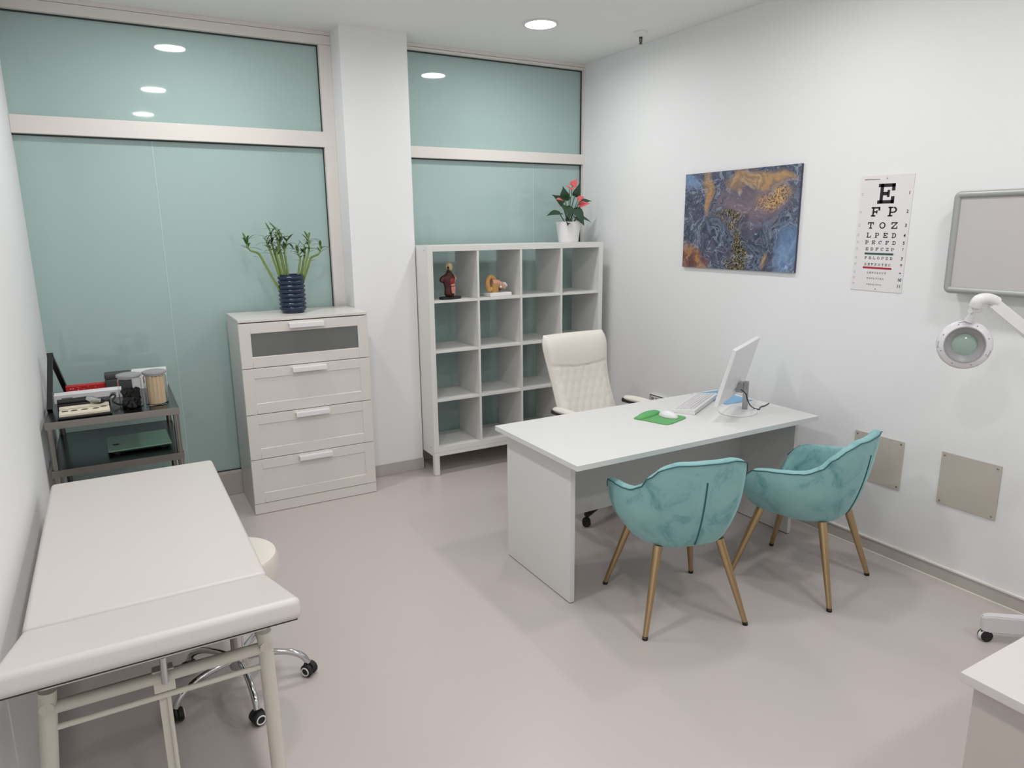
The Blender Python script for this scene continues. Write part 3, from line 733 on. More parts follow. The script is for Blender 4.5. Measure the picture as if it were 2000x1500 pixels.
# ------------------------------------------------------------------ velvet chairs
def make_chair(loc, rz, label, group):
    """local +y = the way the sitter faces"""
    t = thing('tub_chair', label, 'chair', loc, rz, group)
    RR = [(0, .292), (20, .302), (36, .322), (48, .308), (60, .292), (80, .280), (100, .283), (118, .308), (130, .326), (140, .300), (150, .268), (165, .240), (180, .232)]
    HH = [(0, .800), (26, .800), (36, .785), (47, .735), (58, .672), (70, .645), (84, .634), (104, .622), (118, .610), (127, .575), (134, .50), (142, .445), (152, .435), (180, .435)]
    RBt = [(0, .185), (40, .205), (60, .20), (100, .195), (132, .225), (180, .19)]
    n = 72
    shell = BM(); rings = []; rimo = []; seamp = []
    for k in range(n):
        ph = 360 * k / n; a = ph if ph <= 180 else 360 - ph
        r, h, rb = interp(RR, a), interp(HH, a), interp(RBt, a)
        sn, cs = math.sin(math.radians(ph)), -math.cos(math.radians(ph))
        zb = .368
        arm = max(0., math.sin(math.radians(max(0, min(180, (a - 45) * 1.8)))))
        # outer profile, bottom -> rim
        prof = [(.05, zb - .002), (rb * .7, zb), (rb, zb + .010)]
        for s in (.04, .10, .18, .28, .40, .53, .66, .79, .90, .97):
            bulge = math.sin(PI * min(1, s)) ** .9
            rr_ = rb + (r - rb) * (s ** .62) + bulge * (.012 + .014 * arm)
            prof.append((rr_, zb + .012 + (h - zb - .012) * s))
        th = .046
        prof += [(r + .001, h - .006), (r - .008, h + .003), (r - .022, h + .007), (r - .036, h + .002), (r - th, h - .012)]
        ri = min(r - th - .002, rb + .03)
        zi = .415
        if a > 128: zi = min(.415, h - .02)
        for s in (.35, .7, 1.0): prof.append(((r - th) + (ri - (r - th)) * s, (h - .012) + (zi - (h - .012)) * s))
        prof.append((ri * .5, zi)); 
        rings.append([shell.verts.new((p[0] * sn, p[0] * cs, p[1])) for p in prof])
        if a <= 134: rimo.append((ph, Vector(((r + .003) * sn, (r + .003) * cs, h - .005))))
        if k == 0: seamp = [(p[0], p[1]) for p in prof[3:13]]
    for A, B_ in zip(rings, rings[1:] + rings[:1]):
        for i in range(len(A) - 1): shell.faces.new((A[i], A[i + 1], B_[i + 1], B_[i]))
    shell.faces.new([R[0] for R in rings]); shell.faces.new([R[-1] for R in reversed(rings)])
    obj('shell', shell, 'velvet', t, sharp=180, sub=1)
    rimo = [p for ph, p in sorted([(ph if ph <= 180 else ph - 360, p) for ph, p in rimo], key=lambda q: q[0])]
    b = BM(); tube(b, rimo, .0024, 8); obj('piping', b, 'velvetdark', t)
    b = BM(); tube(b, [(0.0, -(r_ + .0015), z_) for r_, z_ in seamp if z_ < .75], .0032, 8); obj('back_seam', b, 'velvetdark', t)
    b = BM()
    pts = catmull([(-.135, -.14, 0), (0, -.175, 0), (.135, -.14, 0), (.185, 0, 0), (.175, .15, 0), (.09, .215, 0), (-.09, .215, 0), (-.175, .15, 0), (-.185, 0, 0)], 5, True)
    rg = []
    for sc, z in ((.92, .40), (1.0, .42), (1.0, .455), (.96, .472), (.8, .48), (.4, .483)): rg.append([b.verts.new((p.x * sc, p.y * sc, z)) for p in pts])
    for A, B_ in zip(rg, rg[1:]):
        for j in range(len(pts)): b.faces.new((A[j], A[(j + 1) % len(pts)], B_[(j + 1) % len(pts)], B_[j]))
    b.faces.new(list(reversed(rg[0]))); b.faces.new(rg[-1]); obj('seat_cushion', b, 'velvet', t, sharp=80)
    for sx, sy, fx, fy in ((-1, -1, .243, -.252), (1, -1, .243, -.252), (1, 1, .236, .255), (-1, 1, .236, .255)):
        b = BM(); tp = Vector((sx * .150, sy * .150, .385)); ft = Vector((sx * fx, fy, .008))
        cyl(b, tp, ft, .0205, .0115, 20); lg = obj('leg', b, 'gold', t)
        b = BM(); cyl(b, (ft.x, ft.y, 0), ft + (tp - ft) * .02, .0125, .0125, 16); obj('foot_cap', b, 'black', lg)
    return t
c1 = make_chair((2.153, 2.274, 0), -math.atan2(.145, .49), 'teal velvet tub chair seen from behind, with its back seam in view', 'teal velvet tub chairs at the desk')
c2 = dup(c1, (2.905, 2.15, 0), math.atan2(.135, .5), 'teal velvet tub chair seen from its side, nearest the right wall')

# ------------------------------------------------------------------ casters
def caster_bm(r=.025, w=.02):
    b = BM()
    for s in (-1, 1):
        x = s * w * .62; 
        tube(b, [(x - w * .45, 0, r), (x - w * .25, 0, r), (x + w * .25, 0, r), (x + w * .45, 0, r)], [r * .8, r, r, r * .8], 20)
    tube(b, [(-w * .2, .0, r * 1.3), (w * .2, .0, r * 1.3)], r * .95, 18)
    return b

# ------------------------------------------------------------------ executive chair (faces -y)
t = thing('executive_chair', 'cream quilted high back office chair behind the desk', 'office chair', (2.640, 3.33, 0), PI + .03)
# local +y = sitter faces ; backrest at -y
def back_pt(u, s, off):
    """u -1..1 across, s 0..1 up, off outward front"""
    w = .228 + .034 * s - .022 * max(0, (s - .84) / .16) ** 2 - .015 * math.sin(PI * s) ** 2 - .03 * max(0, s - .9) / .1 * 0
    if s < .12: w -= .02 * (1 - s / .12)
    z = .47 + s * .612
    y = -.255 - .225 * s - .03 * math.sin(PI * s) + .02 * (u * u)
    return Vector((u * w, y + off, z))
NU, NS = 40, 64
b = BM(); front = []; back = []
for i in range(NS + 1):
    s = i / NS; rf, rbk = [], []
    for j in range(NU + 1):
        u = -1 + 2 * j / NU
        edge = (1 - abs(u) ** 6) ** .5 if abs(u) < 1 else 0
        te = (1 - max(0, (s - .86) / .14) ** 4) ** .5 if s > .86 else 1
        bo = (1 - max(0, (.08 - s) / .08) ** 2) ** .5 if s < .08 else 1
        k = edge * te * bo
        q = 0.
        line = .70 - .045 * (1 - u * u)                     # curved seam between headrest and quilting
        if s < line - .01 and abs(u) < .86 and s > .02:
            gx, gz = u * 8.0, s * 11.0
            q = -.0062 * (1 - min(1, 5.5 * min(abs((gx + gz) / 2 - round((gx + gz) / 2)), abs((gx - gz) / 2 - round((gx - gz) / 2)))))
            q += .003
        if abs(s - line) < .012 and abs(u) < .9: q = -.007
        if abs(abs(u) - .87) < .03 and s < line: q = -.006
        pad = .055 + .012 * (s > line) * math.sin(PI * min(1, (s - line) / .3)) if s > line else .052
        f_ = back_pt(u, s, 0); 
        rf.append(b.verts.new(f_ + Vector((0, (pad + q) * k, 0))))
        rbk.append(b.verts.new(f_ - Vector((0, .045 * k + .002, 0))))
    front.append(rf); back.append(rbk)
for i in range(NS):
    for j in range(NU):
        b.faces.new((front[i][j], front[i][j + 1], front[i + 1][j + 1], front[i + 1][j])); b.faces.new((back[i][j], back[i + 1][j], back[i + 1][j + 1], back[i][j + 1]))
for i in range(NS):
    for j in (0, NU): b.faces.new((front[i][j], front[i + 1][j], back[i + 1][j], back[i][j]))
for j in range(NU):
    for i in (0, NS): b.faces.new((front[i][j], front[i][j + 1], back[i][j + 1], back[i][j]))
obj('backrest', b, 'cream', t, sharp=75)
b = BM(); box(b, (-.26, -.27, .40), (.26, .25, .50), .04, 4); obj('seat', b, 'cream', t)
for s in (-1, 1):
    b = BM(); tube(b, catmull([(s * .285 + .025, -.225, .655), (s * .29 + .025, -.05, .662), (s * .285 + .025, .1, .65), (s * .275 + .025, .19, .62)], 4), [.02, .028, .03, .03, .03, .03, .03, .03, .03, .03, .028, .026, .02], 12, squash=.62); ar = obj('armrest', b, 'cream', t)
    b = BM(); tube(b, catmull([(s * .285 + .025, -.25, .632), (s * .29 + .025, -.05, .636), (s * .285 + .025, .12, .624), (s * .285, .19, .53), (s * .28, .10, .44), (s * .24, .0, .40)], 5), .015, 10); obj('arm_bracket', b, 'black', ar)
b = BM(); cyl(b, (0, 0, .11), (0, 0, .38), .03); cyl(b, (0, 0, .36), (0, 0, .41), .09); obj('column', b, 'black', t)
ang0 = math.atan2(-.13 - 0, -.38) + .0
cb = caster_bm(.026, .02); cme = None
for k in range(5):
    a = math.radians(20 + 72 * k)
    d = Vector((math.cos(a), math.sin(a), 0)); b = BM()
    tube(b, [d * .03 + Vector((0, 0, .115)), d * .18 + Vector((0, 0, .10)), d * .335 + Vector((0, 0, .072))], [.03, .024, .018], 10); lg = obj('base_leg', b, 'black', t)
    b = caster_bm(.026, .02); bmesh.ops.rotate(b, verts=b.verts, cent=(0, 0, 0), matrix=RZ(a + .6)); bmesh.ops.translate(b, verts=b.verts, vec=d * .335); obj('caster', b, 'rubber', lg)

# ------------------------------------------------------------------ examination couch
t = thing('examination_couch', 'white vinyl examination couch with raised head section along the left wall', 'examination couch', (0, 0, 0))
EX0, EX1 = -.32, .328
def pad(x0, x1, y0, y1, z0, z1, bev): 
    b = BM(); box(b, (x0, y0, z0), (x1, y1, z1), bev, 4); return b
b = pad(EX0, EX1, 2.165, 3.475, .645, .70, .016); obj('mattress', b, 'vinyl', t)
ha = math.atan2(.162, .505)
b = BM(); box(b, (EX0, 1.640, .645), (EX1, 2.158, .70), .018, 4, RX(-ha), (0, 2.158, .70)); obj('headrest', b, 'vinyl', t)
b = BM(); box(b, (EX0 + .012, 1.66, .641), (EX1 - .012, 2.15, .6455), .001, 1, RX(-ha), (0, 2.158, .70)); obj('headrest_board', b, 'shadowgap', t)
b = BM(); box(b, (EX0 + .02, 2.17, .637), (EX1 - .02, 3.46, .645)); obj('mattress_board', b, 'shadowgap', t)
# frame
b = BM()
for x in (-.255, .265): tube(b, [(x, 1.88, .615), (x, 3.42, .615)], .0165, 14)
obj('side_rail', b, 'offwhite', t)
for y, nm in ((1.90, 'cross_rail'), (2.45, 'cross_rail'), (3.40, 'cross_rail')):
    b = BM(); tube(b, [(-.25, y, .605), (.265, y, .605)], .0165, 14); obj(nm, b, 'offwhite', t)
b = BM(); tube(b, [(-.25, 1.90, .548), (.262, 1.90, .548)], .008, 10); obj('lower_bar', b, 'offwhite', t)
for x, fx in ((-.25, -.315), (.265, .272)):
    for y, fy in ((1.90, 1.90), (3.38, 3.42)):
        b = BM(); tube(b, [(x, y, .655), (fx, fy, .012)], .0205, 18); lg = obj('leg', b, 'offwhite', t)
        b = BM(); cyl(b, (fx, fy, 0), (fx, fy, .03), .024, .0235, 18); obj('foot_cap', b, 'grey', lg)
        b = BM(); tube(b, [(x - .028, y, .545), (x - .018, y, .545)], .006, 10); obj('bolt', b, 'chrome', lg)
# head section support frame
sup = BM(); hinge = Vector((0, 2.158, .70)); Rh = RX(-ha)
def hp(x, d, off): return hinge + Rh @ Vector((x, -d, off))
tube(sup, [hp(-.24, .40, -.073), hp(.25, .40, -.073)], .010, 10)
for x in (-.24, .25): tube(sup, [hp(x, .02, -.073), hp(x, .40, -.073)], .010, 10)
obj('headrest_frame', sup, 'offwhite', t)
b = BM(); tube(b, [(.008, 1.86, .685), (.006, 1.875, .60)], .009, 12); obj('ratchet_rod', b, 'chrome', t)
b = BM(); box(b, (-.022, 1.895, .560), (.030, 1.925, .625), .002); obj('ratchet_bracket', b, 'offwhite', t)
b = BM(); box(b, (-.014, 1.915, .05), (.016, 1.926, .59), .003); tube(b, [(.010, 1.912, .06), (.010, 1.912, .585)], .0055, 8); obj('ratchet_bar', b, 'offwhite', t)

# ------------------------------------------------------------------ stool
t = thing('stool', 'cream round swivel stool on chrome castor base beside the couch', 'stool', (.27, 2.668, 0))
b = BM(); lathe(b, [(0, .445), (.15, .445), (.172, .452), (.18, .475), (.18, .535), (.172, .555), (.15, .565), (0, .568)], 48); obj('seat', b, 'creamseat', t)
b = BM(); lathe(b, [(0, .44), (.13, .44), (.13, .446), (0, .446)], 32); cyl(b, (0, 0, .12), (0, 0, .3), .025); cyl(b, (0, 0, .28), (0, 0, .44), .014); obj('gas_column', b, 'chrome', t)
b = BM(); lathe(b, [(0, .09), (.035, .09), (.038, .10), (.038, .15), (.03, .158), (0, .158)], 28); obj('hub', b, 'chrome', t)
for k in range(5):
    a = math.radians(-14 + 72 * k); d = Vector((math.cos(a), math.sin(a), 0)); z = Vector((0, 0, 1)); b = BM()
    tube(b, catmull([d * .03 + z * .125, d * .10 + z * .128, d * .18 + z * .118, d * .235 + z * .09, d * .258 + z * .055], 5), .0125, 12); lg = obj('base_leg', b, 'chrome', t)
    ca = a + [.9, .5, 1.2, -.3, .2][k]
    b = caster_bm(.026, .024); bmesh.ops.rotate(b, verts=b.verts, cent=(0, 0, 0), matrix=RZ(ca)); bmesh.ops.translate(b, verts=b.verts, vec=d * .26); cs = obj('caster', b, 'rubber', lg)
    b = BM()
    for s in (-1, 1):
        x = s * .0266; ang = [(0, .026 + .016 * math.cos(q * PI / 10), .016 * math.sin(q * PI / 10)) for q in range(20)]
        tube(b, [(x, p[2], p[1]) for p in ang], .0028, 6, closed=True)
    bmesh.ops.rotate(b, verts=b.verts, cent=(0, 0, 0), matrix=RZ(ca)); bmesh.ops.translate(b, verts=b.verts, vec=d * .26); obj('wheel_ring', b, 'whiteplastic', cs)

# ------------------------------------------------------------------ steel trolley
TX0, TX1, TY0, TY1, TZ = -.352, .242, 3.95, 4.72, .86
t = thing('steel_trolley', 'two tier stainless steel trolley in the left corner by the green glass', 'trolley', (0, 0, 0))
def shelf_tray(z, name):
    b = BM(); box(b, (TX0 + .004, TY0 + .004, z - .006), (TX1 - .004, TY1 - .004, z), .001); o = obj(name, b, 'steeldark', t)
    b = BM(); 
    box(b, (TX0, TY0, z - .034), (TX1, TY0 + .004, z + .002), .001); box(b, (TX0, TY1 - .004, z - .034), (TX1, TY1, z + .002), .001)
    box(b, (TX0, TY0 + .004, z - .034), (TX0 + .004, TY1 - .004, z + .002), .001); box(b, (TX1 - .004, TY0 + .004, z - .034), (TX1, TY1 - .004, z + .002), .001)
    obj('edge_band', b, 'steel', o)
shelf_tray(TZ, 'top_tray'); shelf_tray(.615, 'lower_tray'); shelf_tray(.30, 'bottom_tray')
for x in (TX0 + .018, TX1 - .018):
    for y in (TY0 + .018, TY1 - .018):
        b = BM(); cyl(b, (x, y, .07), (x, y, TZ - .01), .0145, n=16); lg = obj('post', b, 'steel', t)
        b = caster_bm(.034, .02); bmesh.ops.translate(b, verts=b.verts, vec=(x, y, 0)); obj('caster', b, 'rubber', lg)

# things on the trolley
def easel():
    t = thing('tabletop_easel', 'black tent shaped desk stand at the left end of the trolley', 'stand', (-.322, 4.42, TZ))
    # ridge runs along y, one leg towards the wall (-x), the other leaning out to +x
    for name, dx0, dy in (('front_panel', .035, .30), ('rear_panel', -.02, -.19)):
        b = BM()
        top = Vector((0.004, .0, .262)); ft = Vector((dx0, dy, .004))
        e = Vector((1, 0, 0)) * .012
        d = (ft - top); nrm = d.cross(Vector((1, 0, 0))).normalized() * .011
        vs = [b.verts.new(p) for p in (top - e - nrm, top + e - nrm, ft + e - nrm, ft - e - nrm, top - e + nrm, top + e + nrm, ft + e + nrm, ft - e + nrm)]
        for q in ((0, 1, 2, 3), (7, 6, 5, 4), (0, 4, 5, 1), (1, 5, 6, 2), (2, 6, 7, 3), (3, 7, 4, 0)): b.faces.new([vs[i] for i in q])
        obj(name, b, 'black', t)
    b = BM(); tube(b, [(-.010, 0, .262), (.018, 0, .262)], .013, 14); obj('hinge', b, 'black', t)
easel()
t = thing('red_carton', 'flat red printed carton at the back of the trolley', 'box', (-.175, 4.60, TZ))
b = BM(); box(b, (-.105, -.03, 0), (.105, .03, .052), .002); obj('carton', b, 'redprint', t)
b = BM(); box(b, (-.1055, -.0305, .046), (.1055, .0305, .0525)); obj('lid_edge', b, 'red', t)
t = thing('grey_case', 'dark grey box between the red carton and the white carton', 'box', (-.018, 4.605, TZ))
b = BM(); box(b, (-.068, -.05, 0), (.068, .05, .075), .006); obj('body', b, 'darkgrey', t)
b = BM(); box(b, (-.0685, -.0505, .075), (.0685, .0505, .105), .008); obj('lid', b, 'darkgrey', t)
t = thing('white_carton', 'white carton behind the two glass jars on the trolley', 'box', (.142, 4.61, TZ), -.08)
b = BM(); box(b, (-.090, -.05, 0), (.095, .05, .105), .003); obj('carton', b, 'paper', t)
b = BM(); box(b, (.0953, -.03, .02), (.0956, .03, .075)); obj('print', b, 'bluefolder', t)
t = thing('long_white_box', 'long white flat box behind the open instrument case', 'box', (-.175, 4.435, TZ), .02)
b = BM(); box(b, (-.155, -.045, 0), (.155, .045, .045), .002); obj('carton', b, 'paper', t)
b = BM(); box(b, (-.12, -.0456, .018), (-.07, -.0452, .030)); box(b, (.11, -.0456, .02), (.135, -.0452, .032)); obj('print', b, 'inkgrey', t)
t = thing('instrument_case', 'open black instrument case with beige lining at the trolley front', 'instrument case', (-.183, 4.105, TZ), .03)
b = BM(); box(b, (-.118, -.12, 0), (.118, .045, .012), .004); box(b, (-.118, .045, 0), (.118, .13, .045), .006); obj('shell', b, 'black', t)
b = BM(); box(b, (-.110, -.112, .012), (.110, -.012, .026), .003); obj('lining', b, 'beige', t)
b = BM(); box(b, (-.110, -.006, .012), (.110, .040, .034), .003); obj('lining', b, 'beige', t)
for k, (x, y) in enumerate([(-.085, -.05), (-.045, -.05), (0, -.05), (.05, -.055), (.085, -.03)]):
    b = BM(); lathe(b, [(0, .0255), (.010, .0255), (.011, .028), (.006, .030), (0, .030)], 14, (x, y, 0), sx=1.4, sy=.7); obj('speculum_slot', b, 'darkgrey', t)
t = thing('otoscope', 'black handled otoscope lying across the instrument case', 'otoscope', (-.20, 4.155, TZ + .034), .05)
b = BM(); tube(b, [(-.10, .02, .018), (.03, .015, .020)], [.014, .015], 14); obj('handle', b, 'black', t)
b = BM(); tube(b, [(.03, .015, .020), (.055, -.005, .018), (.085, -.03, .014)], [.014, .018, .008], 14); obj('neck', b, 'chrome', t)
t = thing('specula_bag', 'small clear plastic pack on the right of the instrument case', 'pack', (-.12, 4.11, TZ + .034), 0)
b = BM(); ball(b, (0, 0, .014), .02, 14, 8, 1.9, 1.0, .7); obj('pack', b, 'clear', t)
b = BM(); tube(b, catmull([(-.09, 4.21, TZ + .012), (-.06, 4.25, TZ + .045), (-.04, 4.20, TZ + .05), (-.055, 4.16, TZ + .03), (-.02, 4.14, TZ + .010), (.0, 4.22, TZ + .008)], 6), .005, 8)
tag(obj('black_cord', b, 'black'), 'looped black cord between the instrument case and the jar', 'cord')

def jar(x, y, label):
    t = thing('glass_jar', label, 'jar', (x, y, TZ), 0, 'glass jars on the trolley')
    b = BM(); lathe(b, [(0, 0), (.050, 0), (.056, .005), (.056, .150), (.050, .160), (.050, .166), (.046, .166), (.046, .158), (.052, .148), (.052, .008), (.049, .005), (0, .005)], 36); obj('glass', b, 'clear', t)
    b = BM(); lathe(b, [(0, .166), (.058, .166), (.060, .170), (.058, .178), (.045, .182), (0, .184)], 36); obj('lid', b, 'grey', t)
    b = BM(); lathe(b, [(.046, .158), (.0495, .158), (.0495, .1655), (.046, .1655)], 30, closed=True); obj('seal', b, 'whiteplastic', t)
    return t
jar(.031, 4.095, 'clear glass jar of black specula, left of the two jars')
jar(.152, 4.115, 'clear glass jar of wooden spatulas, right of the two jars')
# wooden spatulas
pr = None; cnt = 0
for ring_, nn in ((.042, 15), (.026, 9), (.01, 4)):
    for k in range(nn):
        a = 2 * PI * k / nn + ring_ * 30
        if pr is None:
            b = BM(); o_ = [(-.0085, 0), (-.0085, .142)] + [(-.0085 * math.cos(q * PI / 8), .142 + .0085 * math.sin(q * PI / 8)) for q in range(1, 8)] + [(.0085, .142), (.0085, 0)]
            prism(b, [(p[0], p[1] + .0) for p in o_], -.0009, .0009, 'y'); pr = obj('wooden_spatula', b, 'wood'); o = pr
            tag(o, 'pale wooden spatula standing in the right glass jar', 'spatula', 'wooden spatulas in the jar')
        else: o = pr.copy(); COL.objects.link(o)
        o.location = (.152 + ring_ * math.cos(a), 4.115 + ring_ * math.sin(a), TZ + .006); o.rotation_euler = (0, 0, a + PI / 2)
pr = None; rs_ = random.Random(5)
for z, m_ in ((.012, 10), (.030, 10), (.048, 10), (.066, 10), (.084, 9)):
    for k in range(m_):
        a = 2 * PI * k / m_ + z * 50; rr_ = .034 if k > 2 else .014
        if pr is None:
            b = BM(); lathe(b, [(0, -.013), (.0125, -.013), (.0135, -.008), (.007, .012), (0, .013)], 14); pr = obj('ear_speculum', b, 'rubber'); o = pr
            tag(o, 'small black cone speculum lying in the left glass jar', 'speculum', 'black specula in the jar')
        else: o = pr.copy(); COL.objects.link(o)
        if rr_ < .03: a = 2 * PI * k / 3 + z * 30
        o.location = (.031 + rr_ * math.cos(a), 4.095 + rr_ * math.sin(a), TZ + z + .006); o.rotation_euler = (rs_.uniform(-.9, .9), rs_.uniform(-.9, .9), a)

t = thing('bathroom_scale', 'green glass flat scale on the lower tray of the trolley', 'scale', (.04, 4.245, .615), .03)
b = BM(); box(b, (-.152, -.155, .018), (.152, .155, .026), .003, 2); obj('glass_top', b, 'greenglass', t)
b = BM(); box(b, (-.135, -.145, .008), (.135, .145, .018), .002); obj('underside', b, 'black', t)
for x in (-.11, .11):
    for y in (-.12, .12):
        b = BM(); cyl(b, (x, y, 0), (x, y, .009), .018, n=18); obj('foot', b, 'rubber', t)
b = BM(); box(b, (-.125, -.05, .0258), (-.095, -.02, .0265)); obj('display', b, 'black', t)

# ------------------------------------------------------------------ magnifier lamp
hc = Vector((3.0, 1.54, 1.276)); cam = Vector((0, 0, 1.7584))
t = thing('magnifier_lamp', 'white magnifier lamp on a wheeled stand at the right edge', 'magnifier lamp', (3.32, 1.14, 0))
O = Vector((3.32, 1.14, 0))
def loc(p): return Vector(p) - O
nrm = Vector((-.80, -.52, .10)).normalized()        # lens faces into the room
Q = nrm.to_track_quat('Z', 'Y').to_matrix()
def place(b):
    for v in b.verts: v.co = Q @ (v.co * .86) + loc(hc)
    return b
b = BM(); lathe(b, [(.081, .016), (.083, .024), (.088, .021), (.108, .014), (.115, .004), (.115, -.012), (.105, -.024), (.08, -.026), (.079, -.01)], 56, closed=True); place(b); hd = obj('lamp_head', b, 'lilac', t)
b = BM(); lathe(b, [(.0775, .0215), (.0805, .0265), (.0845, .0265), (.0865, .0205)], 56, closed=True); place(b); obj('ring_trim', b, 'grey', hd)
b = BM(); lathe(b, [(.050, -.004), (.056, .008), (.079, .021), (.080, .014), (.060, .000), (.053, -.010)], 48, closed=True); place(b); obj('lens_ring', b, 'grey', hd)
b = BM(); lathe(b, [(0, .006), (.03, .004), (.052, -.002), (.052, -.005), (.03, -.010), (0, -.012)], 48); place(b); o = obj('lens', b, 'lens', hd)
for k in range(8):
    a = .35 + k * PI / 4; b = BM(); cyl(b, (.099 * math.cos(a), .099 * math.sin(a), .013), (.099 * math.cos(a), .099 * math.sin(a), .0185), .0028, n=8); place(b); obj('screw', b, 'inkgrey', hd)
for a in (.0 - .35, 3.2, 1.75):
    for k in range(3):
        q = a + (k - 1) * .06; r0 = (.094, .108)
        b = BM(); tg = Vector((-math.sin(a), math.cos(a), 0)); c0 = Vector((math.cos(a), math.sin(a), 0)) * (.095 + k * .006) + Vector((0, 0, .0165 - k * .0016))
        tube(b, [c0 - tg * .016, c0 + tg * .016], .0013, 6); place(b); obj('vent_slot', b, 'recess_shade', hd)
elbow = Vector((3.03, 1.478, 1.452))
b = BM(); tube(b, [loc(hc + Vector((.0, -.005, .097))), loc(hc + Vector((-.005, -.02, .135))), loc(hc + Vector((-.015, -.03, .168)))], [.016, .010, .014], 14); tube(b, [loc(hc + Vector((-.025, -.018, .142))), loc(hc + Vector((.025, -.032, .142)))], .011, 14); obj('yoke', b, 'whiteplastic', t)
b = BM(); tube(b, catmull([loc(hc + Vector((-.015, -.03, .160))), loc((2.985, 1.50, 1.462)), loc((3.02, 1.482, 1.466)), loc((3.05, 1.465, 1.452))], 5), .022, 14); obj('arm_joint', b, 'whiteplastic', t)
lowj = Vector((3.31, 1.20, 1.13))
dd_ = lowj - Vector((3.04, 1.47, 1.445)); b = BM()
ax_ = dd_.normalized(); sd = ax_.cross(Vector((0, 0, 1))).normalized(); upv = sd.cross(ax_)
p0 = Vector((3.04, 1.47, 1.445)); vs = []
for p in (p0 - ax_ * .01, lowj):
    for s, u in ((-1, -1), (1, -1), (1, 1), (-1, 1)): vs.append(b.verts.new(loc(p + sd * s * .016 + upv * u * .024)))
for q in ((0, 1, 2, 3), (7, 6, 5, 4), (0, 4, 5, 1), (1, 5, 6, 2), (2, 6, 7, 3), (3, 7, 4, 0)): b.faces.new([vs[i] for i in q])
bmesh.ops.bevel(b, geom=list(b.edges), offset=.005, segments=2, affect='EDGES'); obj('spring_arm', b, 'whiteplastic', t)
b = BM(); cyl(b, (-.01, .06, 1.08), (-.01, .06, 1.165), .026); tube(b, [(-.01, .06, 1.10), (0, .03, 1.07), (0, 0, 1.04)], .018, 12); obj('elbow_joint', b, 'whiteplastic', t)
b = BM(); cyl(b, (0, 0, .12), (0, 0, 1.07), .0165); obj('pole', b, 'whiteplastic', t)
b = BM(); lathe(b, [(0, .06), (.05, .06), (.055, .07), (.05, .13), (.03, .15), (0, .15)], 28); obj('hub', b, 'whiteplastic', t)
a0 = math.atan2(1.375 - 1.14, 3.085 - 3.32)
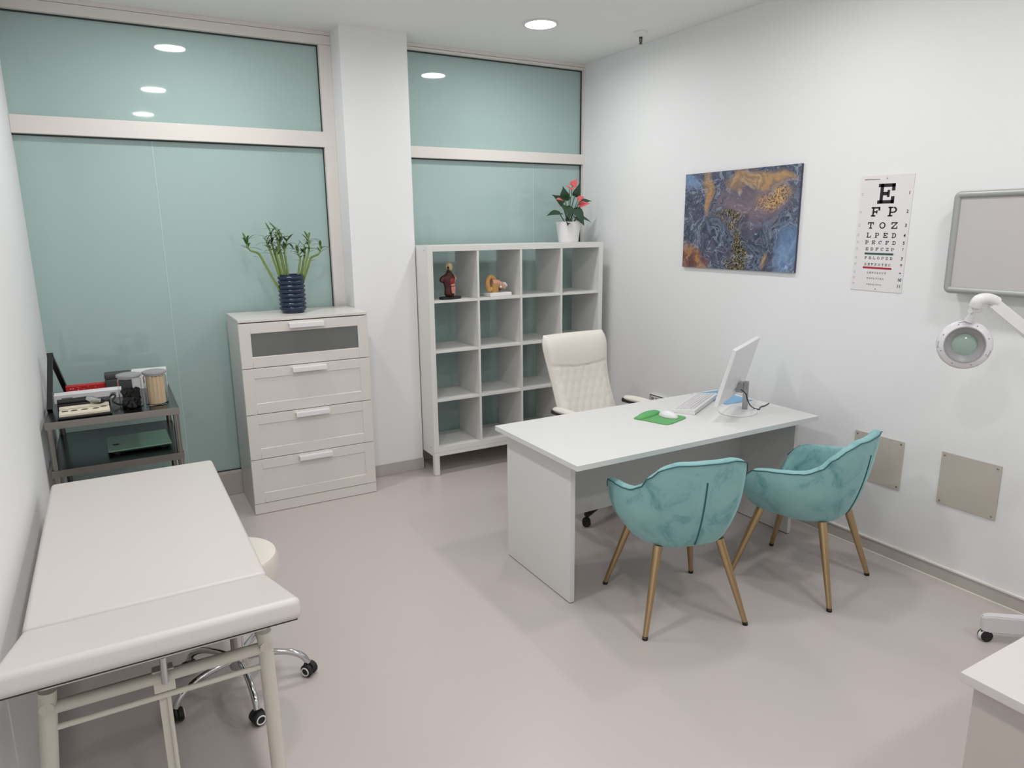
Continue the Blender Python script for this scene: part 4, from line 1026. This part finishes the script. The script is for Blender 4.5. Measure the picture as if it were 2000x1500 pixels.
for k in range(4):
    a = a0 + k * PI / 2 if k != 3 else a0 + 3 * PI / 2
    ln = .325 if k == 0 else .26
    if k == 3: ln = .17
    d = Vector((math.cos(a), math.sin(a), 0)); b = BM(); s_ = Vector((-d.y, d.x, 0))
    vs = []
    for r_, hw, z0, z1 in ((.03, .026, .06, .135), (ln - .02, .020, .045, .122), (ln, .015, .052, .112)):
        for sgn, z in ((-1, z0), (1, z0), (1, z1), (-1, z1)): vs.append(b.verts.new(d * r_ + s_ * sgn * hw + Vector((0, 0, z))))
    for i in (0, 4):
        for j in range(4): b.faces.new((vs[i + j], vs[i + (j + 1) % 4], vs[i + 4 + (j + 1) % 4], vs[i + 4 + j]))
    b.faces.new(vs[:4]); b.faces.new(vs[8:]); bmesh.ops.bevel(b, geom=list(b.edges), offset=.005, segments=2, affect='EDGES'); lg = obj('base_leg', b, 'lilac', t)
    b = caster_bm(.024, .018); bmesh.ops.rotate(b, verts=b.verts, cent=(0, 0, 0), matrix=RZ(a + PI / 2 + .3)); bmesh.ops.translate(b, verts=b.verts, vec=d * (ln - .022)); cs = obj('caster', b, 'rubber', lg)
    b = BM(); tube(b, [(-.008, 0, .024), (.008, 0, .024)], .0265, 18); box(b, (-.007, -.012, .03), (.007, .012, .056), .003); bmesh.ops.rotate(b, verts=b.verts, cent=(0, 0, 0), matrix=RZ(a + PI / 2 + .3)); bmesh.ops.translate(b, verts=b.verts, vec=d * (ln - .022)); obj('caster_hood', b, 'whiteplastic', cs)

# ------------------------------------------------------------------ low white cabinet in the near right corner
t = thing('low_cabinet', 'white topped cabinet cut off at the lower right corner', 'cabinet', (1.520, .18, 0))
b = BM(); box(b, (0, 0, .776), (1.50, .52, .80), .003); obj('top_panel', b, 'vinyl', t)
b = BM(); box(b, (.025, .02, .06), (1.48, .50, .775), .002); obj('body', b, 'floorbase', t)
b = BM(); box(b, (.05, .05, 0), (1.45, .48, .061)); obj('plinth', b, 'grey', t)
for k in range(2):
    b = BM(); box(b, (.03 + k * .725, .003, .07), (.75 + k * .725, .021, .765), .002); d = obj('door', b, 'whitepaint', t)
    b = BM(); box(b, (.70 + k * .08, -.012, .55), (.715 + k * .08, .004, .70), .003); obj('handle', b, 'silver', d)

# ------------------------------------------------------------------ camera, world, colour management
yaw, pitch, roll, f_px, hc_ = .517, .2188, -.0104, 1368.47, 1.7584
fw = Vector((math.sin(yaw) * math.cos(pitch), math.cos(yaw) * math.cos(pitch), -math.sin(pitch)))
r0 = Vector((math.cos(yaw), -math.sin(yaw), 0)); u0 = r0.cross(fw)
rt = math.cos(roll) * r0 + math.sin(roll) * u0; up = -math.sin(roll) * r0 + math.cos(roll) * u0
cd = bpy.data.cameras.new('camera'); cd.sensor_width = 36; cd.sensor_fit = 'HORIZONTAL'; cd.lens = f_px * 36 / 2000; cd.clip_start = .02
co = bpy.data.objects.new('camera', cd); COL.objects.link(co)
mw = Matrix((rt, up, -fw)).transposed().to_4x4(); mw.translation = (0, 0, hc_); co.matrix_world = mw
scene.camera = co
w = bpy.data.worlds.new('room air'); scene.world = w; w.use_nodes = True
w.node_tree.nodes['Background'].inputs[0].default_value = (.8, .85, .9, 1); w.node_tree.nodes['Background'].inputs[1].default_value = .0
vs_ = scene.view_settings; vs_.view_transform = 'Standard'; vs_.look = 'None'; vs_.gamma = 1; vs_.exposure = 0.04; vs_.use_curve_mapping = False
